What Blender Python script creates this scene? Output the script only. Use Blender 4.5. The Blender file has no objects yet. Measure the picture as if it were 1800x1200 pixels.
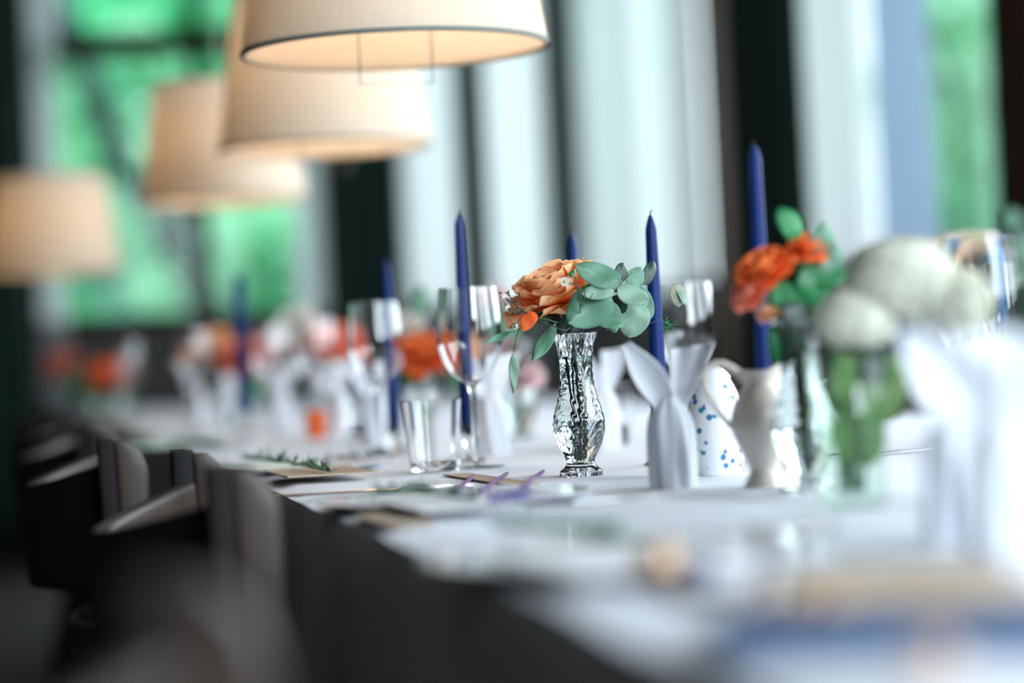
import bpy, math, random
from mathutils import Vector, Matrix, noise
sin, cos, pi, rad = math.sin, math.cos, math.pi, math.radians
SC = bpy.context.scene
COL = SC.collection

# ------------------------------------------------------------------ camera, world, light, exposure
FPX = 4250.0                       # 85 mm on a 36 mm sensor, 1800 px wide
CAM = Vector((0, 0, 0.8816))
YAW, PITCH, ROLL = rad(11.8), rad(0.27), rad(2.8)
Fh = Vector((sin(YAW), cos(YAW), 0)); Rh = Vector((cos(YAW), -sin(YAW), 0)); Uh = Vector((0, 0, 1))
FW = (Fh*cos(PITCH) + Uh*sin(PITCH)); UP0 = (Uh*cos(PITCH) - Fh*sin(PITCH))
CR = Rh*cos(ROLL) - UP0*sin(ROLL); CU = Rh*sin(ROLL) + UP0*cos(ROLL)
cd = bpy.data.cameras.new('camera'); cam = bpy.data.objects.new('camera', cd); COL.objects.link(cam)
m = Matrix((CR, CU, -FW)).transposed().to_4x4(); m.translation = CAM; cam.matrix_world = m
cd.lens = 85; cd.sensor_width = 36; cd.clip_start = 0.02; cd.clip_end = 200
cd.dof.use_dof = True; cd.dof.focus_distance = 2.53; cd.dof.aperture_fstop = 1.75
SC.camera = cam

W = bpy.data.worlds.new('world'); SC.world = W; W.use_nodes = True
bg = W.node_tree.nodes['Background']; bg.inputs[0].default_value = (0.84, 0.93, 1.0, 1); bg.inputs[1].default_value = 1.75

def area(name, loc, rot, sx, sy, power, col):
    l = bpy.data.lights.new(name, 'AREA'); l.shape = 'RECTANGLE'; l.size = sx; l.size_y = sy
    l.energy = power; l.color = col
    o = bpy.data.objects.new(name, l); o.location = loc; o.rotation_euler = rot; COL.objects.link(o); return o
XR, YF, XL, YB, ZC = 2.9, 12.0, -2.6, -2.2, 3.3      # room: right wall, far wall, left wall, back wall, ceiling
# daylight through the two near windows of the right wall
area('window_daylight', (XR+0.22, 4.55, 2.0), (0, rad(90), 0), 1.8, 3.0, 44, (0.80, 0.88, 1.0))
area('window_daylight', (XR+0.22, 0.45, 2.0), (0, rad(90), 0), 1.8, 3.6, 58, (0.80, 0.88, 1.0))
# daylight through the window behind the camera
area('window_daylight', (1.75, YB-0.22, 2.0), (rad(90), 0, 0), 1.8, 1.8, 135, (0.82, 0.89, 1.0))
SC.view_settings.view_transform = 'Standard'; SC.view_settings.look = 'None'
SC.view_settings.gamma = 1; SC.view_settings.use_curve_mapping = False
SC.view_settings.exposure = 1.1
try:
    SC.cycles.use_denoising = True; SC.cycles.caustics_reflective = False; SC.cycles.caustics_refractive = False
    SC.cycles.max_bounces = 14; SC.cycles.transmission_bounces = 14; SC.cycles.transparent_max_bounces = 16
    SC.cycles.sample_clamp_indirect = 6
except Exception: pass

# ------------------------------------------------------------------ measuring helpers
TZ = 0.750                          # surface of the tablecloth
def at(px, py, d):
    return CAM + (FW + CR*((px-900)/FPX) + CU*((600-py)/FPX))*d
def on_table(px, py, h=0.0):
    D = FW + CR*((px-900)/FPX) + CU*((600-py)/FPX)
    return CAM + D*((TZ+h-CAM.z)/D.z)
def on_table_d(px, d):
    a = (px-900)/FPX
    b = ((TZ-CAM.z)/d - FW.z - CR.z*a)/CU.z
    p = CAM + (FW + CR*a + CU*b)*d
    return p
def far_x(px, py=400):
    D = FW + CR*((px-900)/FPX) + CU*((600-py)/FPX); return D.x*YF/D.y
def right_y(px, off=0.0, py=400):
    D = FW + CR*((px-900)/FPX) + CU*((600-py)/FPX); return D.y*(XR-off)/D.x

# ------------------------------------------------------------------ materials
MAT = {}
def pm(name, col, rough=0.5, metal=0, noise_amt=0, nscale=20, trans=0, ior=1.45, spec=0.5, transl=0, bump=0, bscale=60, col2=None, sheen=0, emit=None, estr=0, sub=0, coat=0, vertical=False):
    mt = bpy.data.materials.new(name); mt.use_nodes = True; nt = mt.node_tree
    b = nt.nodes['Principled BSDF']
    c4 = (*col, 1)
    b.inputs['Base Color'].default_value = c4; b.inputs['Roughness'].default_value = rough
    b.inputs['Metallic'].default_value = metal; b.inputs['IOR'].default_value = ior
    b.inputs['Transmission Weight'].default_value = trans
    b.inputs['Specular IOR Level'].default_value = spec
    b.inputs['Coat Weight'].default_value = coat
    if sheen: b.inputs['Sheen Weight'].default_value = sheen
    if emit: b.inputs['Emission Color'].default_value = (*emit, 1); b.inputs['Emission Strength'].default_value = estr
    src = None
    if noise_amt or col2:
        tc = nt.nodes.new('ShaderNodeTexCoord'); mp = nt.nodes.new('ShaderNodeMapping')
        if vertical: mp.inputs['Scale'].default_value = (8, 8, 0.6)
        n = nt.nodes.new('ShaderNodeTexNoise'); n.inputs['Scale'].default_value = nscale; n.inputs['Detail'].default_value = 4
        r = nt.nodes.new('ShaderNodeValToRGB')
        c2 = col2 or tuple(max(0, c*(1-noise_amt)) for c in col)
        r.color_ramp.elements[0].color = (*c2, 1); r.color_ramp.elements[1].color = c4
        r.color_ramp.elements[0].position = 0.35; r.color_ramp.elements[1].position = 0.65
        nt.links.new(tc.outputs['Object'], mp.inputs[0]); nt.links.new(mp.outputs[0], n.inputs['Vector'])
        nt.links.new(n.outputs['Fac'], r.inputs[0]); nt.links.new(r.outputs[0], b.inputs['Base Color']); src = r.outputs[0]
    if bump:
        tc = nt.nodes.new('ShaderNodeTexCoord'); n = nt.nodes.new('ShaderNodeTexNoise'); n.inputs['Scale'].default_value = bscale
        bp = nt.nodes.new('ShaderNodeBump'); bp.inputs['Strength'].default_value = bump; bp.inputs['Distance'].default_value = 0.002
        nt.links.new(tc.outputs['Object'], n.inputs['Vector']); nt.links.new(n.outputs['Fac'], bp.inputs['Height']); nt.links.new(bp.outputs[0], b.inputs['Normal'])
    if transl:
        t = nt.nodes.new('ShaderNodeBsdfTranslucent'); t.inputs[0].default_value = c4
        if src: nt.links.new(src, t.inputs[0])
        mx = nt.nodes.new('ShaderNodeMixShader'); mx.inputs[0].default_value = transl
        nt.links.new(b.outputs[0], mx.inputs[1]); nt.links.new(t.outputs[0], mx.inputs[2])
        nt.links.new(mx.outputs[0], nt.nodes['Material Output'].inputs[0])
    MAT[name] = mt; return mt

pm('linen', (0.80, 0.81, 0.88), 0.85, noise_amt=0.04, nscale=9, bump=0.25, bscale=350, sheen=0.1)
pm('napkin_cloth', (0.80, 0.82, 0.88), 0.8, bump=0.2, bscale=500, transl=0.15)
pm('dark_wood', (0.032, 0.018, 0.013), 0.5, noise_amt=0.45, nscale=6, spec=0.5, vertical=True)
pm('black_wood', (0.007, 0.006, 0.006), 0.6, spec=0.25, noise_amt=0.3, nscale=10)
pm('post_wood', (0.045, 0.026, 0.018), 0.4, noise_amt=0.35, nscale=6, vertical=True)
pm('panel_wood', (0.040, 0.030, 0.026), 0.5, noise_amt=0.3, nscale=4, vertical=True)
pm('frame_wood', (0.055, 0.022, 0.011), 0.85, spec=0.1, noise_amt=0.3, nscale=4, vertical=True)
pm('blue_grey_cloth', (0.68, 0.77, 0.88), 0.9, transl=0.65)
pm('olive_leaf', (0.20, 0.36, 0.12), 0.5, noise_amt=.3, nscale=40, transl=.35)
pm('pillar_wood', (0.55, 0.31, 0.17), 0.5, noise_amt=0.3, nscale=4, vertical=True)
pm('dark_wall', (0.028, 0.032, 0.030), 0.9, noise_amt=0.15, nscale=3)
pm('wall_paint', (0.10, 0.105, 0.10), 0.9, noise_amt=0.1, nscale=3)
pm('ceiling_paint', (0.12, 0.11, 0.10), 0.9, noise_amt=0.05, nscale=3)
pm('floor_wood', (0.075, 0.042, 0.024), 0.7, noise_amt=0.4, nscale=5)
pm('green_velvet', (0.012, 0.045, 0.032), 0.9, noise_amt=0.25, nscale=12, sheen=0.15)
pm('navy_wax', (0.002, 0.020, 0.125), 0.5, spec=0.25, coat=0.0, noise_amt=0.15, nscale=30)
pm('wick', (0.05, 0.045, 0.04), 0.9)
pm('clear_glass', (1, 1, 1), 0.0, trans=1, ior=1.47)
pm('pressed_glass', (0.97, 1, 0.99), 0.0, trans=1, ior=1.42)
pm('thin_teal', (0.015, 0.16, 0.15), 0.05, trans=0.5, ior=1.45)
pm('water', (0.95, 1, 0.98), 0.0, trans=1, ior=1.33)
def pane_mat(nm='window_glass', base=.003, k=.9, tint=(0.97, 1, 0.99, 1)):
    mt = bpy.data.materials.new(nm); mt.use_nodes = True; nt = mt.node_tree
    nt.nodes.remove(nt.nodes['Principled BSDF'])
    tr = nt.nodes.new('ShaderNodeBsdfTransparent'); tr.inputs[0].default_value = tint; g = nt.nodes.new('ShaderNodeBsdfGlossy'); g.inputs['Roughness'].default_value = 0.02
    mx = nt.nodes.new('ShaderNodeMixShader'); lw = nt.nodes.new('ShaderNodeLayerWeight'); pw = nt.nodes.new('ShaderNodeMath'); pw.operation = 'POWER'; pw.inputs[1].default_value = 5.0
    fr = nt.nodes.new('ShaderNodeMath'); fr.operation = 'MULTIPLY_ADD'; fr.inputs[1].default_value = k; fr.inputs[2].default_value = base
    nt.links.new(lw.outputs['Facing'], pw.inputs[0]); nt.links.new(pw.outputs[0], fr.inputs[0])
    nt.links.new(fr.outputs[0], mx.inputs[0]); nt.links.new(tr.outputs[0], mx.inputs[1]); nt.links.new(g.outputs[0], mx.inputs[2])
    nt.links.new(mx.outputs[0], nt.nodes['Material Output'].inputs[0]); MAT[nm] = mt
pane_mat(); pane_mat('thin_glass', .03, .7, (.93, .97, .95, 1)); pane_mat('still_water', .01, .3, (.93, .98, .94, 1))
pm('cream_china', (0.86, 0.79, 0.70), 0.18, coat=0.4, spec=0.6)
pm('white_china', (0.84, 0.85, 0.88), 0.18, coat=0.3)
pm('steel', (0.75, 0.74, 0.73), 0.16, metal=1)
pm('brass', (0.83, 0.58, 0.33), 0.22, metal=1)
pm('copper', (1.0, 0.68, 0.46), 0.3, metal=1)
pm('kraft_card', (0.55, 0.42, 0.31), 0.8, noise_amt=0.15, nscale=80)
pm('white_card', (0.86, 0.86, 0.88), 0.7)
pm('blue_linen', (0.025, 0.13, 0.34), 0.8, bump=0.3, bscale=300, noise_amt=0.2, nscale=30)
pm('green_stem', (0.05, 0.12, 0.05), 0.5, noise_amt=0.3, nscale=60)
pm('brown_stem', (0.07, 0.045, 0.03), 0.6, noise_amt=0.3, nscale=60)
pm('eucalyptus', (0.15, 0.33, 0.215), 0.42, noise_amt=0.25, nscale=50, transl=0.22)
pm('eucalyptus_pale', (0.27, 0.44, 0.32), 0.45, noise_amt=0.2, nscale=50, transl=0.25)
pm('dark_leaf', (0.020, 0.055, 0.035), 0.4, noise_amt=0.3, nscale=40, transl=0.1)
pm('green_leaf', (0.035, 0.30, 0.10), 0.4, noise_amt=0.35, nscale=40, transl=0.3)
pm('rosemary', (0.055, 0.13, 0.075), 0.6, noise_amt=0.3, nscale=60)
pm('lavender', (0.09, 0.07, 0.26), 0.7)
pm('purple_stem', (0.17, 0.06, 0.20), 0.6)
pm('dark_berry', (0.012, 0.018, 0.06), 0.4)
pm('bark', (0.035, 0.05, 0.06), 0.9, noise_amt=0.4, nscale=8)
pm('bark_brown', (0.06, 0.04, 0.03), 0.9, noise_amt=0.4, nscale=8)
pm('foliage', (0.14, 0.72, 0.36), 0.5, col2=(0.02, 0.34, 0.14), nscale=1.2, transl=0.45)
pm('foliage_pale', (0.50, 0.88, 0.62), 0.5, col2=(0.18, 0.60, 0.34), nscale=1.0, transl=0.45)
pm('foliage_teal', (0.02, 0.46, 0.27), 0.5, col2=(0.008, 0.20, 0.12), nscale=1.3, transl=0.4)
pm('lawn', (0.06, 0.22, 0.12), 0.9, noise_amt=0.4, nscale=2)
pm('papery_leaf', (0.45, 0.44, 0.34), 0.6, transl=.3, noise_amt=.2, nscale=80)
pm('daisy_white', (0.86, 0.86, 0.82), 0.6, transl=0.2)
pm('daisy_eye', (0.45, 0.36, 0.05), 0.8)
pm('hydrangea', (0.88, 0.88, 0.74), 0.7, noise_amt=0.2, nscale=30, transl=0.25)
pm('wire', (0.20, 0.19, 0.17), 0.4, metal=0.6)
pm('bulb_glow', (1, 0.9, 0.8), 0.4, emit=(1.0, 0.64, 0.34), estr=18)
pm('lamp_lining', (0.90, 0.86, 0.80), 0.8, transl=0.35)
pm('lamp_fabric', (0.85, 0.77, 0.65), 0.85, noise_amt=0.05, nscale=200, transl=0.45, bump=0.15, bscale=600)
pm('lamp_trim', (0.16, 0.17, 0.15), 0.7)

def petal_mat(name, base, edge, transl=0.3):
    mt = bpy.data.materials.new(name); mt.use_nodes = True; nt = mt.node_tree; b = nt.nodes['Principled BSDF']
    uv = nt.nodes.new('ShaderNodeUVMap'); sp = nt.nodes.new('ShaderNodeSeparateXYZ'); r = nt.nodes.new('ShaderNodeValToRGB')
    r.color_ramp.elements[0].color = (*base, 1); r.color_ramp.elements[1].color = (*edge, 1)
    r.color_ramp.elements[0].position = 0.45; r.color_ramp.elements[1].position = 1.0
    nt.links.new(uv.outputs[0], sp.inputs[0]); nt.links.new(sp.outputs['Y'], r.inputs[0])
    nt.links.new(r.outputs[0], b.inputs['Base Color']); b.inputs['Roughness'].default_value = 0.6
    t = nt.nodes.new('ShaderNodeBsdfTranslucent'); nt.links.new(r.outputs[0], t.inputs[0])
    mx = nt.nodes.new('ShaderNodeMixShader'); mx.inputs[0].default_value = transl
    nt.links.new(b.outputs[0], mx.inputs[1]); nt.links.new(t.outputs[0], mx.inputs[2]); nt.links.new(mx.outputs[0], nt.nodes['Material Output'].inputs[0])
    MAT[name] = mt
petal_mat('petal_peach', (1.0, 0.39, 0.10), (1.0, 0.64, 0.36), 0.4)
petal_mat('petal_orange', (0.90, 0.13, 0.02), (0.98, 0.28, 0.07))
petal_mat('petal_salmon', (0.90, 0.22, 0.13), (0.98, 0.42, 0.30))
petal_mat('petal_pink', (0.85, 0.55, 0.55), (0.92, 0.78, 0.78))
petal_mat('petal_cream', (0.85, 0.76, 0.66), (0.92, 0.90, 0.86))
petal_mat('petal_apricot', (0.88, 0.45, 0.20), (0.95, 0.66, 0.42))

def sheer_mat():
    mt = bpy.data.materials.new('sheer'); mt.use_nodes = True; nt = mt.node_tree
    for n in list(nt.nodes):
        if n.type == 'BSDF_PRINCIPLED': nt.nodes.remove(n)
    d = nt.nodes.new('ShaderNodeBsdfDiffuse'); d.inputs[0].default_value = (0.86, 0.88, 0.90, 1)
    t = nt.nodes.new('ShaderNodeBsdfTranslucent'); t.inputs[0].default_value = (0.90, 0.93, 0.96, 1)
    tr = nt.nodes.new('ShaderNodeBsdfTransparent')
    m1 = nt.nodes.new('ShaderNodeMixShader'); m1.inputs[0].default_value = 0.62
    m2 = nt.nodes.new('ShaderNodeMixShader'); m2.inputs[0].default_value = 0.12
    nt.links.new(d.outputs[0], m1.inputs[1]); nt.links.new(t.outputs[0], m1.inputs[2])
    nt.links.new(m1.outputs[0], m2.inputs[1]); nt.links.new(tr.outputs[0], m2.inputs[2])
    nt.links.new(m2.outputs[0], nt.nodes['Material Output'].inputs[0]); MAT['sheer'] = mt
sheer_mat()

def pattern_china():
    mt = pm('pattern_china', (0.86, 0.87, 0.90), 0.2, coat=0.3); nt = mt.node_tree; b = nt.nodes['Principled BSDF']
    tc = nt.nodes.new('ShaderNodeTexCoord'); v = nt.nodes.new('ShaderNodeTexVoronoi'); v.inputs['Scale'].default_value = 95
    n = nt.nodes.new('ShaderNodeTexNoise'); n.inputs['Scale'].default_value = 42
    r = nt.nodes.new('ShaderNodeValToRGB'); r.color_ramp.elements[0].position = 0.26; r.color_ramp.elements[1].position = 0.34
    r.color_ramp.elements[0].color = (1, 1, 1, 1); r.color_ramp.elements[1].color = (0, 0, 0, 1)
    r2 = nt.nodes.new('ShaderNodeValToRGB'); r2.color_ramp.elements[0].position = 0.44; r2.color_ramp.elements[1].position = 0.48
    mu = nt.nodes.new('ShaderNodeMath'); mu.operation = 'MULTIPLY'
    c = nt.nodes.new('ShaderNodeMixRGB'); c.inputs[1].default_value = (0.03, 0.30, 0.32, 1); c.inputs[2].default_value = (0.05, 0.10, 0.50, 1)
    mx = nt.nodes.new('ShaderNodeMixRGB'); mx.inputs[1].default_value = (0.86, 0.87, 0.90, 1)
    L = nt.links.new
    L(tc.outputs['Object'], v.inputs['Vector']); L(tc.outputs['Object'], n.inputs['Vector']); L(v.outputs['Distance'], r.inputs[0])
    L(n.outputs['Fac'], r2.inputs[0]); L(r.outputs[0], mu.inputs[0]); L(r2.outputs[0], mu.inputs[1]); L(mu.outputs[0], mx.inputs[0])
    L(v.outputs['Color'], c.inputs[0]); L(c.outputs[0], mx.inputs[2]); L(mx.outputs[0], b.inputs['Base Color'])
pattern_china()

# ------------------------------------------------------------------ mesh helpers
class MB:
    def __init__(s): s.v = []; s.f = []; s.uv = []
    def add(s, v, f, uv=None):
        o = len(s.v); s.v += [tuple(p) for p in v]; s.f += [tuple(i+o for i in q) for q in f]
        s.uv += (uv if uv else [(0.5, 0.5)]*len(v)); return s
    def grid(s, fn, nu, nv, cu=False, cv=False):
        v = []; uv = []
        for j in range(nv + (0 if cv else 1)):
            for i in range(nu + (0 if cu else 1)):
                v.append(fn(i/nu, j/nv)); uv.append((i/nu, j/nv))
        W_ = nu + (0 if cu else 1); H_ = nv + (0 if cv else 1); f = []
        for j in range(nv):
            for i in range(nu):
                a = j*W_+i; b = j*W_+(i+1) % W_; c = ((j+1) % H_)*W_+(i+1) % W_; d = ((j+1) % H_)*W_+i
                f.append((a, b, c, d))
        return s.add(v, f, uv)
    def box(s, x0, y0, z0, x1, y1, z1):
        v = [(x, y, z) for z in (z0, z1) for y in (y0, y1) for x in (x0, x1)]
        return s.add(v, [(0, 2, 3, 1), (4, 5, 7, 6), (0, 1, 5, 4), (2, 6, 7, 3), (0, 4, 6, 2), (1, 3, 7, 5)])
    def lathe(s, prof, n=32, fn=None, cap=False):
        v = []; N = len(prof); uv = []
        for k, (r, z) in enumerate(prof):
            for i in range(n):
                a = 2*pi*i/n; rr = r if fn is None else fn(r, a, z, k)
                v.append((rr*cos(a), rr*sin(a), z)); uv.append((i/n, k/N))
        f = []
        for k in range(N-1):
            for i in range(n):
                f.append((k*n+i, k*n+(i+1) % n, (k+1)*n+(i+1) % n, (k+1)*n+i))
        if cap:
            f.append(tuple(range(n-1, -1, -1))); f.append(tuple((N-1)*n+i for i in range(n)))
        return s.add(v, f, uv)
    def tube(s, pts, r, n=8, cap=True):
        pts = [Vector(p) for p in pts]; N = len(pts); v = []
        rr = r if callable(r) else (lambda t: r)
        ref = Vector((0.31, 0.52, 0.79)).normalized(); prevx = None
        for k, p in enumerate(pts):
            t = (pts[min(k+1, N-1)]-pts[max(k-1, 0)]).normalized()
            x = (prevx - t*prevx.dot(t)) if prevx is not None else t.cross(ref)
            if x.length < 1e-6: x = t.orthogonal()
            x.normalize(); prevx = x; y = t.cross(x); R = rr(k/max(1, N-1))
            for i in range(n):
                a = 2*pi*i/n; v.append(p + x*(R*cos(a)) + y*(R*sin(a)))
        f = [(k*n+i, k*n+(i+1) % n, (k+1)*n+(i+1) % n, (k+1)*n+i) for k in range(N-1) for i in range(n)]
        if cap: f.append(tuple(range(n-1, -1, -1))); f.append(tuple((N-1)*n+i for i in range(n)))
        return s.add(v, f)
    def ball(s, c, r, nu=10, nv=6, sx=1, sy=1, sz=1):
        c = Vector(c)
        return s.grid(lambda u, w: c + Vector((r*sx*sin(pi*w+1e-4)*cos(2*pi*u), r*sy*sin(pi*w+1e-4)*sin(2*pi*u), r*sz*cos(pi*w))), nu, nv, cu=True)
    def mesh(s, name, mat, smooth=True, sharp=42):
        me = bpy.data.meshes.new(name); me.from_pydata(s.v, [], s.f); me.update()
        uvl = me.uv_layers.new(name='UVMap')
        idx = [0]*len(me.loops); me.loops.foreach_get('vertex_index', idx)
        fl = []
        for i in idx: fl += s.uv[i]
        uvl.data.foreach_set('uv', fl)
        if smooth:
            me.polygons.foreach_set('use_smooth', [True]*len(me.polygons)); me.set_sharp_from_angle(angle=rad(80 if name == 'vase_body' else 179 if name in ('petal', 'bloom', 'leaf', 'napkin_base', 'napkin_wing') else sharp))
        me.materials.append(MAT[mat] if isinstance(mat, str) else mat); return me
    def build(s, name, mat, parent=None, smooth=True, loc=None):
        return link(name, s.mesh(name, mat, smooth), parent, loc)
def link(name, me, parent=None, loc=None, rot=None):
    o = bpy.data.objects.new(name, me); COL.objects.link(o)
    if parent: o.parent = parent
    if loc is not None: o.location = loc
    if rot is not None: o.rotation_euler = rot
    return o
def tag(o, label=None, cat=None, group=None, kind=None):
    if label: o['label'] = label
    if cat: o['category'] = cat
    if group: o['group'] = group
    if kind: o['kind'] = kind
    return o
def thing(name, label, cat, loc=(0, 0, 0), rz=0, group=None):
    o = bpy.data.objects.new(name, None); o.empty_display_size = 0.05; COL.objects.link(o)
    o.location = loc; o.rotation_euler = (0, 0, rz); return tag(o, label, cat, group)
def dup(root, loc, rz, label, group=None):
    r = root.copy(); COL.objects.link(r); r.location = loc; r.rotation_euler = (0, 0, rz); r['label'] = label
    if group: r['group'] = group
    for ch in list(root.children):
        c = ch.copy(); COL.objects.link(c); c.parent = r
        for g in list(ch.children):
            d = g.copy(); COL.objects.link(d); d.parent = c
    return r
def smooth_prof(pts, n=6):
    out = []
    for i in range(len(pts)-1):
        p0 = pts[max(0, i-1)]; p1 = pts[i]; p2 = pts[i+1]; p3 = pts[min(len(pts)-1, i+2)]
        for k in range(n):
            t = k/n
            out.append(tuple(0.5*((2*p1[j]) + (-p0[j]+p2[j])*t + (2*p0[j]-5*p1[j]+4*p2[j]-p3[j])*t*t + (-p0[j]+3*p1[j]-3*p2[j]+p3[j])*t**3) for j in range(len(p1))))
    out.append(tuple(pts[-1])); return out
def bez(pts, n=6): return [Vector(p) for p in smooth_prof([tuple(p) for p in pts], n)]

# ------------------------------------------------------------------ the room
def struct(name, mb, mat, parent=None, smooth=False):
    o = mb.build(name, mat, parent, smooth)
    if parent is None: o['kind'] = 'structure'
    return o
ZS, ZH = 1.10, 3.02
# window openings
F1 = (far_x(64), far_x(570)); F2 = (far_x(700), far_x(990))
R3 = (right_y(1248), min(YF-0.12, right_y(1058))); R4 = (right_y(1840), right_y(1425))
R5 = (2.95, 6.15); R6 = (-1.4, 2.3)
m = MB(); m.box(XL-0.2, YB-0.2, -0.12, XR+0.25, YF+0.25, 0.0); struct('floor', m, 'floor_wood')
m = MB(); m.box(XL-0.2, YB-0.2, ZC, XR+0.25, YF+0.25, ZC+0.12); struct('ceiling', m, 'ceiling_paint')
m = MB(); m.box(XL-0.2, YB, 0, XL, YF, ZC); struct('wall_left', m, 'dark_wall')
m = MB(); m.box(XL, YB-0.2, 0, XR, YB, ZS); m.box(XL, YB-0.2, ZH, XR, YB, ZC); m.box(XL, YB-.2, ZS, 0.85, YB, ZH); m.box(2.65, YB-.2, ZS, XR, YB, ZH); struct('wall_back', m, 'wall_paint')
m = MB(); m.box(XL, YF, 0, XR, YF+0.2, ZS); m.box(XL, YF, ZH, XR, YF+0.2, ZC)
m.box(XL, YF, ZS, F1[0], YF+0.2, ZH); m.box(F1[1], YF, ZS, F2[0], YF+0.2, ZH); m.box(F2[1], YF, ZS, XR, YF+0.2, ZH)
struct('wall_far', m, 'dark_wall')
m = MB(); m.box(XR, YB, 0, XR+0.2, YF+.2, ZS); m.box(XR, YB, ZH, XR+0.2, YF+.2, ZC)
ys = [YB, R6[0], R6[1], R5[0], R5[1], R4[0], R4[1], R3[0], R3[1], YF+.2]
for k in range(0, 10, 2): m.box(XR, ys[k], ZS, XR+0.2, ys[k+1], ZH)
struct('wall_right', m, 'dark_wall')
# wainscot panels (dark wood) with raised boards
def wainscot(name, horizontal, a0, a1):
    base = MB()
    if horizontal: base.box(a0, YF-0.03, 0, a1, YF, ZS+0.02); base.box(a0, YF-0.07, ZS, a1, YF, ZS+0.035)
    else: base.box(XR-0.03, a0, 0, XR, a1, ZS+0.02); base.box(XR-0.07, a0, ZS, XR, a1, ZS+0.035)
    root = struct(name, base, 'panel_wood')
    pw = 0.62; n = int((a1-a0)/pw)
    for i in range(n):
        c = a0 + (i+0.5)*(a1-a0)/n; h = 0.24; p = MB()
        if horizontal:
            p.box(c-h, YF-0.045, 0.18, c+h, YF-0.028, ZS-0.12)
        else: p.box(XR-0.045, c-h, 0.18, XR-0.028, c+h, ZS-0.12)
        p.build('panel', 'panel_wood', root, False)
wainscot('trim_1', True, XL, XR-0.07); wainscot('trim_2', False, YB, YF)
# windows
def window(name, horizontal, a0, a1, mull=(), trans=(), fw=0.06):
    root = bpy.data.objects.new(name, None); COL.objects.link(root); root['kind'] = 'structure'
    def bx(m, p0, p1, z0, z1, t0=0.06, t1=0.13):
        if horizontal: m.box(p0, YF+t0, z0, p1, YF+t1, z1)
        else: m.box(XR+t0, p0, z0, XR+t1, p1, z1)
    f = MB(); bx(f, a0, a0+fw, ZS, ZH); bx(f, a1-fw, a1, ZS, ZH); bx(f, a0, a1, ZS, ZS+fw); bx(f, a0, a1, ZH-fw, ZH)
    f.build('window_frame', 'frame_wood', root, False)
    for c, w in mull: b = MB(); bx(b, c-w/2, c+w/2, ZS+fw, ZH-fw); b.build('mullion', 'frame_wood', root, False)
    for c, w in trans: b = MB(); bx(b, a0+fw, a1-fw, c-w/2, c+w/2, 0.055, 0.135); b.build('transom', 'frame_wood', root, False)
    g = MB(); bx(g, a0+fw, a1-fw, ZS+fw, ZH-fw, 0.09, 0.094); g.build('window_pane', 'window_glass', root, False)
    s = MB()
    if horizontal: s.box(a0-0.03, YF-0.10, ZS+0.0, a1+0.03, YF+0.06, ZS+0.03)
    else: s.box(XR-0.10, a0-0.03, ZS, XR+0.06, a1+0.03, ZS+0.03)
    s.build('window_sill', 'frame_wood', root, False)
window('window_1', True, *F1, mull=[(far_x(358), 0.075)], trans=[(2.50, 0.12)])
window('window_2', True, *F2, mull=[(far_x(825), 0.06)])
window('window_3', False, *R3, mull=[((R3[0]+R3[1])/2, 0.06)])
window('window_4', False, *R4, mull=[(right_y(1545), 0.05)])
window('window_5', False, *R5, mull=[(4.55, 0.06)]); window('window_6', False, *R6, mull=[(0.45, 0.06)])
root = bpy.data.objects.new('window_7', None); COL.objects.link(root); root['kind'] = 'structure'
f = MB(); f.box(.85, YB-.15, ZS, .91, YB-.06, ZH); f.box(2.59, YB-.15, ZS, 2.65, YB-.06, ZH); f.box(.85, YB-.15, ZS, 2.65, YB-.06, ZS+.06); f.box(.85, YB-.15, ZH-.06, 2.65, YB-.06, ZH); f.build('window_frame', 'frame_wood', root, False)
f = MB(); f.box(1.72, YB-.14, ZS+.06, 1.78, YB-.07, ZH-.06); f.build('mullion', 'frame_wood', root, False)
f = MB(); f.box(.91, YB-.104, ZS+.06, 2.59, YB-.10, ZH-.06); f.build('window_pane', 'window_glass', root, False)
m = MB(); y0, y1 = right_y(1288, .16), right_y(1262, .16); m.box(XR-0.16, y0, 0.0, XR-0.075, y1, ZC); struct('trim_3', m, 'pillar_wood')
m = MB(); y0, y1 = right_y(1835), right_y(1765); m.box(XR-0.02, y0, ZS+.035, XR+0.03, y1, ZH); struct('trim_4', m, 'frame_wood')

# curtains
def curtain(name, mat, horizontal, a0, a1, depth, label, cat='curtain', folds=9, amp=0.03, z0=0.06, z1=3.2, group=None):
    rnd = random.Random(int((a0+a1)*1000)); ph = [rnd.uniform(-.5, .5) for _ in range(folds+2)]
    mid = (a0+a1)/2
    def fn(u, v):
        off = amp*sin(u*folds*2*pi + ph[int(u*folds)]) * (0.55+0.45*v)
        s = (u-0.5)*(a1-a0)*(1-0.03*sin(v*pi)); z = z1 + (z0-z1)*v
        return (s, off, z) if horizontal else (off, s, z)
    g = MB(); g.grid(fn, folds*10, 12)
    loc = (mid, YF-depth, 0) if horizontal else (XR-depth, mid, 0)
    root = thing(name, label, cat, loc, 0, group)
    me = g.build('curtain_cloth', mat, root)
    so = me.modifiers.new('t', 'SOLIDIFY'); so.thickness = 0.003
    if mat == 'sheer': me.modifiers.clear()
    r = MB()
    if horizontal: r.tube([(a0-mid-0.02, 0, z1+0.01), (a1-mid+0.02, 0, z1+0.01)], 0.012)
    else: r.tube([(0, a0-mid-0.02, z1+0.01), (0, a1-mid+0.02, z1+0.01)], 0.012)
    r.build('curtain_rail', 'wire', root)
    return root
C = curtain
C('curtain', 'green_velvet', True, XL+0.1, far_x(58), 0.14, 'dark green full-length curtain at the far left edge of the end wall', folds=14)
C('sheer_curtain', 'sheer', True, far_x(62), far_x(112), 0.10, 'narrow strip of white sheer beside the leftmost dark curtain', 'curtain', folds=3, amp=0.02)
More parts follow.
